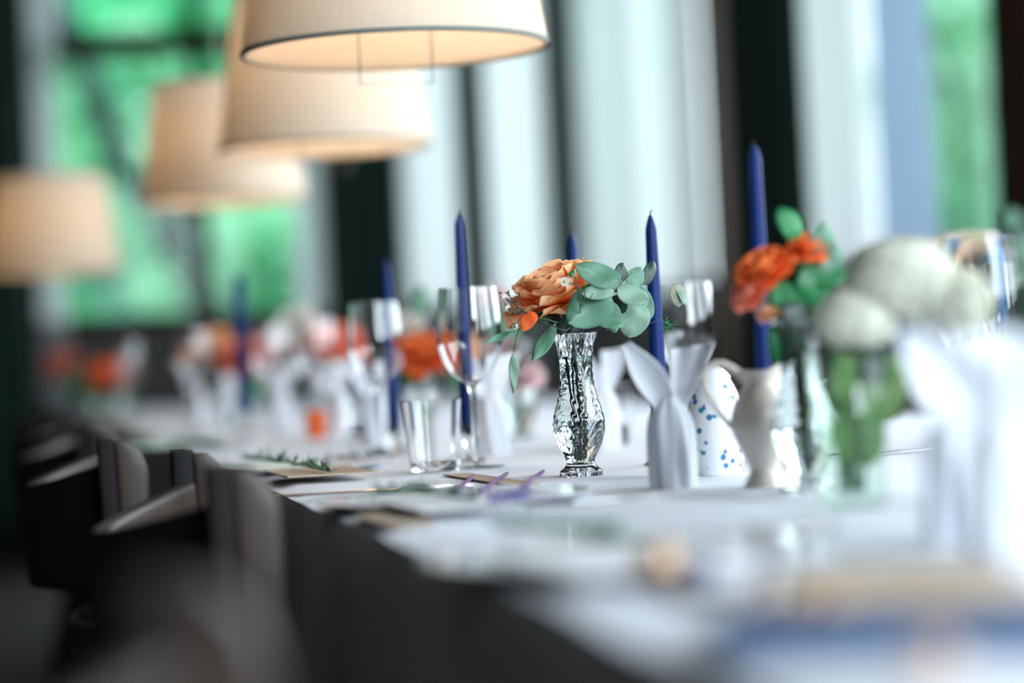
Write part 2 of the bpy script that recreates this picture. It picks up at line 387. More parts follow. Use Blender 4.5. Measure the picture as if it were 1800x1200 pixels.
C('sheer_curtain', 'sheer', True, far_x(508), far_x(566), 0.10, 'narrow white sheer on the right of the leafy window', 'curtain', folds=3, amp=0.02)
C('curtain', 'green_velvet', True, far_x(566), far_x(702), 0.14, 'broad dark green curtain directly right of the leafy window, behind the second lampshade', folds=5)
C('sheer_curtain', 'sheer', True, far_x(700), far_x(802), 0.10, 'white sheer curtain between broad dark curtain and narrow dark curtain', folds=5, amp=0.02)
C('curtain', 'green_velvet', True, far_x(800), far_x(852), 0.14, 'narrow dark green curtain behind the stemmed wineglass and its blue candle', folds=3)
C('sheer_curtain', 'sheer', True, far_x(850), far_x(992), 0.10, 'white sheer curtain behind the orange rose, left of the corner curtain', folds=7, amp=0.02)
C('curtain', 'green_velvet', True, far_x(988), XR-0.20, 0.14, 'dark green curtain in the room corner, above the glass bud vase', folds=3, amp=0.02)
C('sheer_curtain', 'sheer', False, right_y(1248, .1), YF-.2, 0.10, 'wide white sheer curtain left of the brown wooden pillar', folds=9, amp=0.02)
C('curtain', 'green_velvet', False, right_y(1422, .14), right_y(1291, .14), 0.14, 'dark green curtain directly right of the brown wooden pillar', folds=6)
C('sheer_curtain', 'sheer', False, right_y(1542, .1), right_y(1418, .1), 0.10, 'white sheer curtain right of the tallest blue candle', folds=5, amp=0.02)
C('curtain', 'blue_grey_cloth', False, right_y(1645, .1), right_y(1550, .1), 0.10, 'pale blue-grey curtain beside the right-hand leafy window', folds=5, amp=0.02)

# outside: lawn and trees
m = MB(); m.box(-40, YF+0.5, -0.5, 45, 70, -0.25); m.box(XR+0.6, -30, -0.5, 45, YF+0.5, -0.25); o = m.build('ground', 'lawn'); o['kind'] = 'structure'
def tree(loc, h, blobs, mat, label, seed, lean=(0.0, 0.0), tr=0.15, bark='bark', leaf=0.11, n=900):
    root = thing('tree', label, 'tree', loc); rnd = random.Random(seed)
    t = MB(); top = Vector((lean[0], lean[1], h))
    t.tube([Vector((0, 0, -0.3)).lerp(top, k/6) + Vector((0.05*sin(k*2+seed), 0, 0)) for k in range(7)], lambda s: tr*(1-0.6*s), 10)
    for k in range(4):
        p = top*(0.5+0.12*k); q = p + Vector((rnd.uniform(-1, 1), rnd.uniform(-1, 1), rnd.uniform(.4, 1.2)))
        t.tube([p, (p+q)/2+Vector((0, 0, .1)), q], lambda s: tr*.4*(1-.7*s), 6)
    t.build('trunk', bark, root)
    f = MB()
    for (bx_, by_, bz_, br) in blobs:
        for i in range(n):
            d = Vector((rnd.gauss(0, 1), rnd.gauss(0, 1), rnd.gauss(0, 1))).normalized()*br*(rnd.random()**0.45)
            c = Vector((bx_, by_, bz_)) + Vector((d.x, d.y, d.z*0.85))
            a = Vector((rnd.uniform(-1, 1), rnd.uniform(-1, 1), rnd.uniform(-1, 1))).normalized(); b = a.orthogonal().normalized()
            l = leaf*rnd.uniform(.6, 1.3)
            f.add([c-a*l*.5, c+b*l*.28, c+a*l*.5, c-b*l*.28], [(0, 1, 2, 3)])
    o = f.build('foliage', mat, root, False); o['kind'] = 'stuff'
    return root
def farpt(px, py, d):   # ground point under a pixel column at depth d
    p = at(px, py, d); return Vector((p.x, p.y, 0))
def blob(px, py, d, r, base): p = at(px, py, d); return (p.x-base.x, p.y-base.y, p.z, r)
b = farpt(530, 300, 15.5); tree(b, 3.3, [blob(x_, y_, 15.5, r_, b) for x_, y_, r_ in [(105, 190, .26), (265, 120, .30), (150, 270, .24), (235, 70, .2), (120, 340, .28), (290, 505, .26), (80, 110, .22), (455, 400, .3), (435, 490, .24), (220, 400, .3), (500, 470, .2)]], 'foliage_pale', 'tree with slanting dark trunk beyond the leafy window, pale green leaf clumps', 3, lean=(-1.55, .2), tr=0.13, n=330)
b = farpt(420, 300, 19); tree(b, 3.5, [blob(300, 90, 19, .45, b), blob(420, 120, 19, .6, b), blob(490, 60, 19, .6, b), blob(260, 20, 19, .5, b)], 'foliage', 'bright green tree seen above the lampshades through the end window', 5, tr=0.10)
b = farpt(330, 500, 21); tree(b, 2.2, [blob(270, 500, 21, .55, b), blob(330, 540, 21, .5, b), blob(200, 440, 21, .5, b)], 'foliage_teal', 'low deep green tree in the lower part of the end window', 8, tr=0.09)
b = farpt(470, 450, 22); tree(b, 3.0, [blob(440, 430, 22, .55, b), blob(520, 400, 22, .6, b), blob(470, 520, 22, .5, b)], 'foliage_pale', 'pale green tree behind the right half of the end window', 9, tr=0.08)
b = farpt(130, 560, 24); tree(b, 2.4, [blob(120, 420, 24, .7, b), blob(180, 540, 24, .6, b), blob(60, 500, 24, .6, b)], 'foliage_pale', 'pale green tree behind the left half of the end window', 10, tr=0.08)
b = farpt(320, 300, 27); tree(b, 4.5, [blob(x_, y_, 27, .95, b) for x_, y_ in [(80, 60), (80, 240), (100, 420), (250, 120), (260, 330), (230, 520), (420, 60), (430, 280), (430, 470), (560, 150), (560, 380)]], 'foliage_pale', 'large pale green tree filling the end window behind all others', 31, tr=0.12, leaf=.2)
b = farpt(300, 0, 23); tree(b, 4.2, [blob(x_, y_, 23, .75, b) for x_, y_ in [(60, -30), (200, -60), (340, -40), (480, -60), (600, -20), (120, 120), (380, 200)]], 'foliage_teal', 'tall deep green tree filling the top of the end window', 21, tr=0.12)
b = farpt(1700, 300, 13); tree(b, 3.2, [blob(1700, 130, 13, .36, b), blob(1715, 240, 13, .34, b), blob(1690, 360, 13, .36, b), blob(1730, 20, 13, .4, b)], 'foliage_pale', 'green tree outside the right-hand window behind the white hydrangea', 12, tr=0.07)
b = farpt(1680, 300, 18); tree(b, 3.2, [blob(1670, 180, 18, .7, b), blob(1700, 60, 18, .7, b), blob(1690, 350, 18, .6, b)], 'foliage_pale', 'paler tree further off beyond the right-hand window', 13, tr=0.07)

# ------------------------------------------------------------------ table and cloth
TX0, TX1, TY0, TY1 = 0.274, 1.47, 0.15, 8.75
t = thing('banquet_table', 'very long banquet table hidden under the white tablecloth', 'table', ((TX0+TX1)/2, (TY0+TY1)/2, 0))
hx, hy = (TX1-TX0)/2-0.008, (TY1-TY0)/2-0.008
m = MB(); m.box(-hx, -hy, 0.715, hx, hy, 0.743); m.build('tabletop', 'dark_wood', t, False)
for fx in (-1, 1):
    for fy in (-1, -0.34, 0.34, 1):
        m = MB(); x, y = fx*0.16, fy*(hy-0.3); m.box(x-0.03, y-0.03, 0, x+0.03, y+0.03, 0.716); m.build('leg', 'dark_wood', t, False)
def cloth():
    # cross-section from the near hem, over the top, to the far hem; plus end drops as folds
    drop = 0.27; m = MB(); nx, ny = 64, 300
    Wd = TX1-TX0; per = Wd + 2*drop
    def fn(u, v):
        y = TY0 + (TY1-TY0)*v; s = u*per
        rr = 0.012
        if s < drop:
            k = 1-s/drop
            x = TX0 - 0.006 - k*(0.02+0.018*sin(y*13+sin(y*5)) ) - 0.008*noise.noise(Vector((y*3, k*2, 0)))*k
            z = TZ - (drop - s)
        elif s > drop+Wd:
            k = (s-drop-Wd)/drop
            x = TX1 + 0.006 + k*(0.02+0.018*sin(y*12)); z = TZ - (s-drop-Wd)
        else:
            x = TX0 + (s-drop); e = min(s-drop, drop+Wd-s)
            z = TZ - 0.0012*abs(noise.noise(Vector((x*4, y*4, 3)))) - (0.006*(1-min(1, e/0.02))**2)
            x += 0.006*noise.noise(Vector((y*6, 0, 1)))*max(0, 1-e/0.1)
        return (x - (TX0+TX1)/2, y-(TY0+TY1)/2, z)
    m.grid(fn, nx, ny)
    for end, sg in ((TY0, -1), (TY1, 1)):
        def fe(u, v, end=end, sg=sg):
            return (u*Wd + TX0 - (TX0+TX1)/2, end - (TY0+TY1)/2 + sg*(v*(0.02+0.015*sin(u*22))), TZ-0.001-v*drop)
        m.grid(fe, 40, 8)
    o = m.build('tablecloth', 'linen', None, True, ((TX0+TX1)/2, (TY0+TY1)/2, 0))
    tag(o, 'white linen tablecloth covering the whole long banquet table', 'tablecloth')
cloth()

# ------------------------------------------------------------------ chairs
def make_chair(label, group):
    r = thing('dining_chair', label, 'chair', (0, 0, 0), 0, group)
    # faces +x; back posts at x=0 (top), seat towards +x
    w = 0.205
    for s in (-1, 1):
        def post(u, v, s=s, x0=-0.006, x1=0.032, rt=1, top=0.80, hy_=0.013):
            z = 0.45+(top-0.45)*v; lean = 0.035*(1-v)*(1-v); a = u*2*pi; c, q = cos(a), sin(a)
            if rt and v > 0.88: x1 = x0+(x1-x0)*math.sqrt(max(0, 1-((v-0.88)/0.12)**2*0.85))
            ex = (abs(c)**0.3)*(1 if c > 0 else -1); ey = (abs(q)**0.3)*(1 if q > 0 else -1)
            return ((x0+x1)/2+lean+(x1-x0)/2*ex, s*w+hy_*ey, z)
        m = MB(); m.grid(post, 28, 22, cu=True); n = len(m.v); m.f.append(tuple(range(n-28, n))); m.build('back_post', 'post_wood', r)
        m = MB(); m.grid(lambda u, v: post(u, v, s, -0.026, -0.005, 0, 0.803, 0.0132), 28, 10, cu=True); n = len(m.v); m.f.append(tuple(range(n-28, n))); m.build('post_backing', 'black_wood', r)
        m = MB(); m.tube([(0.035, s*w, 0.46), (0.03, s*w, 0.25), (-0.03, s*w, 0.0)], lambda t: 0.017-0.004*t, 10); m.build('leg', 'dark_wood', r)
        m = MB(); m.tube([(0.40, s*(w-0.01), 0.43), (0.41, s*(w-0.005), 0.0)], lambda t: 0.017-0.005*t, 10); m.build('leg', 'dark_wood', r)
        m = MB(); m.tube([(0.03, s*w, 0.22), (0.40, s*(w-0.01), 0.22)], 0.009, 8); m.build('stretcher', 'dark_wood', r)
    def slat(z0, z1, bow, xa, xb, dip=0.03):
        m = MB()
        def fn(u, v):
            a = (u*2-1); k = 1-a*a; lo, hi = z0-0.008*k, z1-dip*k
            q = v*2*pi; ex = (abs(cos(q))**.5)*(1 if cos(q) > 0 else -1); ez = (abs(sin(q))**0.4)*(1 if sin(q) > 0 else -1)
            return ((xa+xb)/2-bow*k + (xb-xa)/2*ex, a*(w-0.008), (lo+hi)/2 + (hi-lo)/2*ez)
        m.grid(fn, 24, 20, cv=True); return m
    slat(0.625, 0.775, 0.095, -0.018, -0.006).build('backrest', 'black_wood', r)
    slat(0.628, 0.773, 0.095, -0.0058, 0.000).build('backrest_lining', 'post_wood', r)
    slat(0.535, 0.575, 0.060, -0.006, 0.006, 0).build('back_rail', 'dark_wood', r)
    m = MB()
    def seat(u, v):
        a = u*2*pi; k = [0, 0.96, 1, 1, 0.96, 0][min(5, int(round(v*5)))]
        z = [0.43, 0.43, 0.436, 0.452, 0.46, 0.455][min(5, int(round(v*5)))]
        c, q = cos(a), sin(a)
        return (0.21+k*0.225*(abs(c)**.6)*(1 if c > 0 else -1), k*0.225*(abs(q)**.6)*(1 if q > 0 else -1), z)
    m.grid(seat, 40, 5, cu=True); m.build('seat', 'dark_wood', r)
    return r
GN = 'wooden chairs along the near side of the table'; GF = 'wooden chairs along the far side of the table'
ch = make_chair('second dark wooden chair from the camera, with bowed back and blurred posts', GN)
ch.location = (0.175, 2.14, 0)
dup(ch, (0.05, 0.74, 0), rad(-4), 'nearest dark wooden chair, very blurred in the bottom left corner', GN)
dup(ch, (0.125, 3.12, 0), 0, 'third dark wooden chair from camera, its black backrest seen sharp with a flat light-brown post', GN)
dup(ch, (0.12, 4.09, 0), rad(2), 'fourth dark wooden chair from camera on the near side, behind the sharpest one', GN)
dup(ch, (0.12, 5.05, 0), 0, 'fifth dark wooden chair from camera on the near side of the table', GN)
dup(ch, (0.11, 6.0, 0), 0, 'sixth dark wooden chair from camera on the near side of the table', GN)
dup(ch, (0.11, 6.95, 0), 0, 'seventh and furthest dark wooden chair on the near side of the table', GN)
for k, (y, lb) in enumerate([(4.1, 'dark chair across the table, behind the tallest blue candle'), (4.75, 'dark chair across the table, behind the cream pitcher'), (5.5, 'dark chair across the table, behind the folded napkin beside the bud vase'), (6.3, 'dark chair across the table, seen right past the bud vase'), (7.1, 'dark chair across the table, behind the orange rose stems'), (7.9, 'furthest dark chair across the table')]):
    dup(ch, (1.62, y, 0), pi, lb, GF)
dup(ch, (0.85, 9.1, 0), rad(-92), 'dark chair at the far end of the long table', GF)
# high arched chair near the right-hand window
def arch_chair(loc, rz, label):
    r = thing('arched_chair', label, 'chair', loc, rz)
    w = 0.20
    m = MB(); pts = [(0, -w, 0.45), (-0.01, -w, 0.95)] + [(-0.012, -w*cos(a), 1.0+0.08*sin(a)) for a in [pi*k/10 for k in range(11)]] + [(-0.01, w, 0.95), (0, w, 0.45)]
    m.tube(pts, 0.02, 10); m.build('back_frame', 'pillar_wood', r)
    for k in range(4):
        y = -0.12+0.08*k; m = MB(); m.tube([(0, y, 0.45), (-0.01, y, 1.04)], 0.010, 8); m.build('spindle', 'pillar_wood', r)
    for x in (0.02, 0.4):
        for y in (-w, w): m = MB(); m.tube([(x, y, 0.45), (x, y*1.05, 0)], 0.018, 8); m.build('leg', 'pillar_wood', r)
    m = MB(); m.box(-0.01, -0.22, 0.43, 0.43, 0.22, 0.465); m.build('seat', 'pillar_wood', r, False)
    return r
p = at(1702, 430, 5.6); arch_chair((p.x, p.y, 0), rad(120), 'brown arched-back wooden chair by the right-hand window')
m = MB()
def bc(u, v):
    a = pi*min(1, max(0, (v-.4)/.2)); y = -0.12+(u-.5)*0.16
    z = (1.062-0.18*(1-v/.4)) if v < .4 else (1.062-0.18*((v-.6)/.4) if v > .6 else 1.062+.024*sin(a))
    return (-0.012 - 0.024*cos(a) + .003*sin(u*9), y, z+.006*sin(u*5))
m.grid(bc, 12, 24); o = m.build('blue_cloth', 'blue_linen', None, True, (p.x, p.y, 0)); o.rotation_euler = (0, 0, rad(120))
tag(o, 'small bright blue cloth hanging on the arched-back chair', 'cloth')

# ------------------------------------------------------------------ pendant lamps
def lamp(px, py, d, label, r=0.188, h=0.27, rt=0.150, src=[None]):
    p = at(px, py, d)
    if src[0]:
        o = dup(src[0], p, 0, label, 'pendant lamps above the table'); sc = r/0.188
        o.scale = (sc, sc, sc)
    else:
        o = thing('pendant_lamp', label, 'lamp', p, 0, 'pendant lamps above the table'); src[0] = o
        m = MB(); m.lathe([(r, 0), (rt, h)], 72); m.build('lamp_shade', 'lamp_fabric', o)
        m = MB(); m.lathe([(r-0.003, 0.001), (rt-0.003, h-0.001)], 72); m.build('shade_lining', 'lamp_lining', o)
        m = MB(); m.lathe([(r-.004, -0.001), (r+0.0012, -0.001), (r+0.0012, 0.004), (r-.004, 0.004)], 72); m.build('shade_trim', 'lamp_trim', o)
        m = MB(); m.lathe([(rt-.004, h), (rt+0.0012, h), (rt+0.0012, h-0.005), (rt-.004, h-.005)], 72); m.build('shade_trim', 'lamp_trim', o)
        m = MB(); zt = ZC-p.z
        for k in range(3):
            a = k*2*pi/3; m.tube([(0, 0, h-0.03), (rt*cos(a), rt*sin(a), h-0.008)], 0.002, 6)
        m.build('shade_spider', 'wire', o)
        m = MB(); m.tube([(0, 0, h-0.03), (0, 0, 2.1)], 0.0035, 8); m.build('cord', 'wire', o)
        m = MB(); m.lathe([(0.0, h-0.10), (0.018, h-0.10), (0.02, h-0.05), (0.012, h-0.02), (0, h-.02)], 20); m.build('lamp_socket', 'wire', o)
        m = MB(); m.ball((0, 0, h-0.135), 0.034, 20, 12, sz=1.15); m.build('bulb', 'bulb_glow', o)
        m = MB(); m.tube([(-0.045, 0, 0.10), (-0.045, 0, -0.04), (0.045, 0, -0.04), (0.045, 0, 0.10), (-0.045, 0, 0.10)], 0.0011, 6)
        m.tube([(0, 0, 0.10), (0, 0, h-0.17)], 0.0011, 6); m.build('wire_frame', 'wire', o)
    return o
lamp(695, 90, 2.96, 'nearest cream drum lampshade, cut off by the top of the photograph')
lamp(572, 262, 4.27, 'second cream drum lampshade, just behind the nearest one')
lamp(395, 355, 5.50, 'third cream drum lampshade in front of the end window')
lamp(95, 478, 6.8, 'furthest, orange-glowing lampshade at the left edge of the photograph')

# ------------------------------------------------------------------ glassware
def shell(prof_out, th, inner_bottom):
    inner = [(max(0.0005, r-th), z) for r, z in prof_out if z > inner_bottom][::-1]
    return prof_out + [(prof_out[-1][0]-th*0.5, prof_out[-1][1]+th*0.4)] + inner + [(0.0002, inner_bottom)]
def make_wineglass(label, group):
    r = thing('wine_glass', label, 'glass', (0, 0, 0), 0, group)
    bo = smooth_prof([(0.0005, 0.098), (0.010, 0.0995), (0.026, 0.113), (0.0368, 0.137), (0.0385, 0.158), (0.0362, 0.185), (0.0335, 0.210)], 6)
    m = MB(); m.lathe(shell(bo, 0.0011, 0.1005), 56); m.build('bowl', 'clear_glass', r)
    m = MB(); m.lathe(smooth_prof([(0.0004, 0.0035), (0.0055, 0.0036), (0.0036, 0.012), (0.0033, 0.05), (0.0038, 0.088), (0.0065, 0.0975), (0.0004, 0.0978)], 5), 24); m.build('stem', 'clear_glass', r)
    m = MB(); m.lathe([(0.0004, 0.0003), (0.033, 0.0003), (0.0345, 0.0012), (0.033, 0.002), (0.012, 0.0032), (0.0004, 0.0034)], 48); m.build('foot', 'clear_glass', r)
    return r
WG = 'stemmed wine glasses on the table'
wg = make_wineglass('stemmed wine glass left of the bud vase, blue candle seen through its bowl', WG); p = on_table_d(836, 2.82); wg.location = p
dup(wg, on_table_d(668, 3.33), 0, 'blurred stemmed wine glass further back, left of the short tumbler', WG)
for px, d, lb in [(1215, 3.1, 'stemmed wine glass behind the sharp blue candle, right of the eucalyptus'), (1745, 2.0, 'blurred wine glass at right, beyond the white hydrangea'), (560, 4.3, 'stemmed wine glass far back, right of the small orange votive'), (480, 4.6, 'stemmed wine glass far back between pink and salmon roses'), (345, 5.0, 'stemmed wine glass far back beneath the third lampshade'), (230, 6.2, 'stemmed wine glass at the far end beside the small orange rose'), (1790, 2.9, 'wine glass at the right edge, half out of the photograph')]:
    dup(wg, on_table_d(px, d), 0, lb, WG)
def make_tumbler(label, group):
    r = tag(MB().lathe(shell([(0.0003, 0), (0.023, 0.0), (0.0255, 0.002), (0.0275, 0.012), (0.0315, 0.045), (0.0350, 0.082)], 0.0016, 0.005), 56).build('tumbler', 'clear_glass'), label, 'glass', group)
    return r
TG = 'short water tumblers on the table'
tb = make_tumbler('short clear tumbler left of the stemmed wine glass, near the table front', TG); tb.location = on_table_d(763, 2.77)
for px, d, lb in [(1072, 3.25, 'short tumbler just behind the bud vase, on its right'), (1412, 2.78, 'short tumbler behind the cream pitcher, on its right'), (620, 3.9, 'blurred tumbler behind the wine glass, right of the orange votive'), (410, 5.2, 'tumbler far back below the pink roses'), (1780, 2.7, 'tumbler at the right edge of the photograph')]:
    o = tb.copy(); COL.objects.link(o); o.location = on_table_d(px, d); o['label'] = lb

def vase_prof(zs=1.0):
    return smooth_prof([(0.0222, 0.0), (0.0226, 0.003), (0.0222, 0.006), (0.0175, 0.010), (0.0150, 0.014), (0.0160, 0.019), (0.0215, 0.030), (0.0262, 0.044), (0.0272, 0.056), (0.0250, 0.068), (0.0208, 0.082), (0.0178, 0.096), (0.0168, 0.110), (0.0174, 0.124), (0.0198, 0.138), (0.0232, 0.1495)], 9)
def emboss(r, a, z, k):
    P = 4; ap = ((a/(2*pi)*P) % 1.0)*2-1       # -1..1 inside a panel
    def win(z0, z1): return max(0.0, min(1.0, (z-z0)/0.006, (z1-z)/0.006))
    low, high = win(0.026, 0.088), win(0.100, 0.143)
    bead = math.exp(-((abs(ap)-1)/0.15)**2)*0.0011*(sin(z*pi/0.0085)**2)*win(0.020, 0.145)
    arcs = math.exp(-(ap/0.72)**4)*0.00042*sin(2*pi*(z/0.0135+1.9*ap*ap))*low + math.exp(-(ap/0.75)**4)*0.0003*sin(2*pi*(z/0.0135+1.5*ap*ap))*high
    rib = math.exp(-(ap/0.14)**2)*0.0004*(low+high)
    return r + bead + arcs + rib + 0.0009*cos(a*18)*max(0, (z-0.140)/0.0095)
def make_vase(label, group, water=True, nseg=216):
    r = thing('bud_vase', label, 'vase', (0, 0, 0), 0, group)
    out = vase_prof(); m = MB()
    n_out = len(out)
    inner = [(max(0.001, rr-0.0028), z) for rr, z in out if z > 0.0135][::-1]
    prof = [(0.0003, 0.001)] + out + [(out[-1][0]-0.0012, out[-1][1]+0.0008)] + inner + [(0.0003, 0.0132)]
    m.lathe(prof, nseg, fn=lambda rr, a, z, k: emboss(rr, a, z, k) if 0 < k <= n_out else rr)
    m.build('vase_body', 'pressed_glass', r)
    if water:
        wp = [(max(0.001, rr-0.0025), z) for rr, z in out if 0.0142 < z < 0.127]
        m = MB(); m.lathe([(0.0003, 0.0129)]+wp+[(0.0003, wp[-1][1])], 48); m.build('water', 'water', r)
    return r
VG = 'pressed glass bud vases'
VB = on_table_d(1022, 2.53); VB.z = TZ-0.0006
vase = make_vase('pressed glass bud vase in sharp focus at the centre, holding the orange rose', VG); vase.location = VB

# ------------------------------------------------------------------ flowers
def petal_mb(L, Wd, a0, a1, cup, ruff, seed, nu=10, nv=10):
    rnd = random.Random(seed); off = rnd.uniform(0, 100)
    path = []; x = z = 0.0; n = 24
    for k in range(n+1):
        path.append((x, z)); a = a0+(a1-a0)*(k/n)**1.2
        x += sin(a)*L/n; z += cos(a)*L/n
    def fn(u, v):
        t = u*2-1; kk = v*n; i = min(n-1, int(kk)); f = kk-i
        px_ = path[i][0]*(1-f)+path[i+1][0]*f; pz = path[i][1]*(1-f)+path[i+1][1]*f
        wid = Wd*(0.16+0.84*math.sqrt(max(0, sin(min(1.0, v*0.93+0.02)*pi*0.62))))*(1-0.35*max(0, v-0.8)/0.2*(t*t))
        c = cup*t*t*Wd*(0.5+0.5*v)
        rf = ruff*v*v*(noise.noise(Vector((t*2.2+off, v*2.5, off)))*1.4 + 0.35*sin(t*7+off))
        an = a0+(a1-a0)*v
        drop = -0.10*L*max(0, v-0.7)/0.3*t*t
        nx_, nz_ = -cos(an), sin(an)
        return (px_+nx_*(c+rf)+drop*sin(an), t*wid, pz+nz_*(c+rf)+drop*cos(an))
    m = MB(); m.grid(fn, nu, nv); return m
def rose_layers(R):
    # (count, length, half width, a0, a1, base radius, base z)
    return [(3, .36, .17, -.1, -.35, .02, .05), (5, .48, .24, .0, -.30, .04, .05), (6, .62, .30, .25, -.15, .06, .03), (7, .78, .36, .55, .15, .08, .02),
            (8, .92, .40, .85, .55, .09, .01), (9, 1.02, .44, 1.15, 1.0, .09, .0), (8, 1.06, .46, 1.45, 1.6, .08, -.03)]
def make_rose(name, label, cat_group, base, axis, R, mat, stem_pts, separate=True, seed=1, layers=None, spin=0.0):
    """base: world point of flower base; axis: direction the bloom faces"""
    root = thing(name, label, 'flower', base, 0, cat_group)
    ax = Vector(axis).normalized(); Q = ax.to_track_quat('Z', 'Y').to_matrix(); rnd = random.Random(seed)
    joined = MB(); layers = layers or rose_layers(R); g = 0
    for li, (n, L, Wd, a0, a1, br, bz) in enumerate(layers):
        variants = [petal_mb(L*R, Wd*R, a0, a1, 0.45 if li < 4 else 0.30, 0.05*R*(0.5+0.16*li), seed*31+li*5+k) for k in range(2)]
        meshes = [vv.mesh('petal', mat) for vv in variants] if separate else None
        for k in range(n):
            ph = spin + 2*pi*(k+0.5*(li % 2))/n + rnd.uniform(-.16, .16) + li*0.7; s = rnd.uniform(.92, 1.08)
            M = Q.to_4x4() @ Matrix.Rotation(ph, 4, 'Z') @ Matrix.Translation((br*R, 0, bz*R)) @ Matrix.Rotation(rnd.uniform(-.08, .10), 4, 'Y') @ Matrix.Scale(s, 4)
            if separate:
                o = bpy.data.objects.new('petal', meshes[k % 2]); COL.objects.link(o); o.parent = root; o.matrix_local = M
            else:
                vv = variants[k % 2]; joined.add([M @ Vector(q) for q in vv.v], vv.f, vv.uv)
    if not separate: joined.build('bloom', mat, root)
    c = MB(); c.ball(ax*(-0.03*R), 0.13*R, 10, 6)
    for k in range(5):
        a = 2*pi*k/5; d = Q @ Vector((cos(a), sin(a), -.25)); s_ = Q @ Vector((-sin(a), cos(a), 0))
        c.add([Q @ Vector((0, 0, -.05*R)), d*(.30*R)+s_*(.06*R), d*(.62*R), d*(.30*R)-s_*(.06*R)], [(0, 1, 2, 3)])
    c.build('sepals', 'green_stem', root)
    if stem_pts:
        st = MB(); st.tube([Vector(q)-Vector(base) for q in bez(stem_pts, 5)], lambda t: 0.0019, 8); st.build('stem', 'green_stem', root)
    return root
def inv(dz, dx=0, dy=0): return VB + Vector((dx, dy, dz))
# hero rose
rb = at(984, 533, 2.54)
HL = [(4, .34, .16, -.1, -.35, .02, .12), (6, .48, .24, .05, -.25, .05, .11), (8, .60, .30, .35, .05, .07, .09), (9, .74, .35, .65, .35, .09, .06),
      (10, .88, .40, .95, .75, .10, .03), (10, 1.0, .44, 1.2, 1.15, .10, .0), (8, 1.04, .46, 1.38, 1.5, .08, -.04)]
axis = (-CR*0.40 + CU*0.90 - FW*0.28)
make_rose('rose', 'large ruffled peach-orange rose in sharp focus, in the central bud vase', 'roses', rb, axis, 0.053, 'petal_peach',
          [inv(0.018, 0.0, 0.002), inv(0.07, 0.002, 0), inv(0.14, -0.002, 0.0), rb.lerp(inv(0.15), 0.35), rb], True, 4, HL)
# drooping outer petal
def local_leaf(parent, p0, p1, wid, nrm, mat, name='leaf', shape='round', fold=0.18, bend=0.12, vein=True, twist=0.0):
    """leaf from world p0 to p1, half-width wid, face normal about nrm"""
    p0 = Vector(p0); p1 = Vector(p1); ax = p1-p0; L = ax.length; ax.normalize(); n = (Vector(nrm)-ax*Vector(nrm).dot(ax)).normalized(); s = ax.cross(n)
    pl = Vector(parent.location) if parent else Vector((0, 0, 0))
    def fn(u, v):
        t = u*2-1
        if shape == 'round': w = wid*max(0.0, sin(pi*min(1, v**0.78)))**0.55
        else: w = wid*max(0.0, sin(pi*v**0.85))**0.9
        if v > 0.985: w *= 0.15
        b = bend*L*(4*v*(1-v))
        tt = t*w
        return p0-pl + ax*(L*v) + s*tt + n*(b - fold*abs(tt) + 0.02*L*sin(v*9+t*2)) + n*(twist*tt*v)
    m = MB(); m.grid(fn, 10, 14); m.v = [tuple(q) for q in m.v]
    o = m.build(name, mat, parent); so = o.modifiers.new('t', 'SOLIDIFY'); so.thickness = 0.0004; return o
toCam = -FW
# eucalyptus sprigs in the central vase
def sprig(label, stem, leaves, mat_stem='brown_stem', group='eucalyptus sprigs in the central vase', name='eucalyptus_sprig', rs=0.0010):
    r = thing(name, label, 'foliage', Vector(stem[0]), 0, group)
    m = MB(); m.tube([q-Vector(stem[0]) for q in bez(stem, 5)], lambda t: rs*(1-.5*t), 6); m.build('stem', mat_stem, r)
    for (x0, y0, d0, x1, y1, d1, wpx, nx, ny, mat, shape) in leaves:
        nrm = toCam + CR*nx + CU*ny
        local_leaf(r, at(x0, y0, d0), at(x1, y1, d1), wpx*2.5/FPX, nrm, mat, shape=shape, fold=random.Random(x0).uniform(.05, .25), bend=random.Random(y0).uniform(-.05, .12))
    return r
E, EP, DL, GL = 'eucalyptus', 'eucalyptus_pale', 'dark_leaf', 'green_leaf'
sprig('eucalyptus sprig with the biggest round grey-green leaves, right of the orange rose', [inv(.02, .004, 0), inv(.09, .006, .0), inv(.15, .006, -.006), at(1050, 545, 2.49), at(1085, 505, 2.48), at(1112, 478, 2.49)],
      [(1072, 512, 2.475, 998, 568, 2.47, 37, .1, .15, E, 'round'), (1092, 497, 2.47, 1010, 466, 2.47, 23, -.15, .45, E, 'round'),
       (1080, 508, 2.47, 1022, 516, 2.465, 16, .2, .5, EP, 'round'), (1088, 492, 2.51, 1096, 462, 2.52, 14, .6, .1, DL, 'round'),
       (1085, 505, 2.50, 1142, 530, 2.50, 20, .3, .5, EP, 'round'), (1070, 530, 2.51, 1082, 585, 2.52, 17, .4, .2, E, 'round'),
       (1060, 492, 2.50, 1100, 512, 2.52, 16, -.2, .6, DL, 'round'), (1078, 520, 2.53, 1098, 550, 2.53, 18, -.5, .2, DL, 'round'),
       (1050, 565, 2.50, 1098, 572, 2.50, 13, .1, .7, E, 'round')])
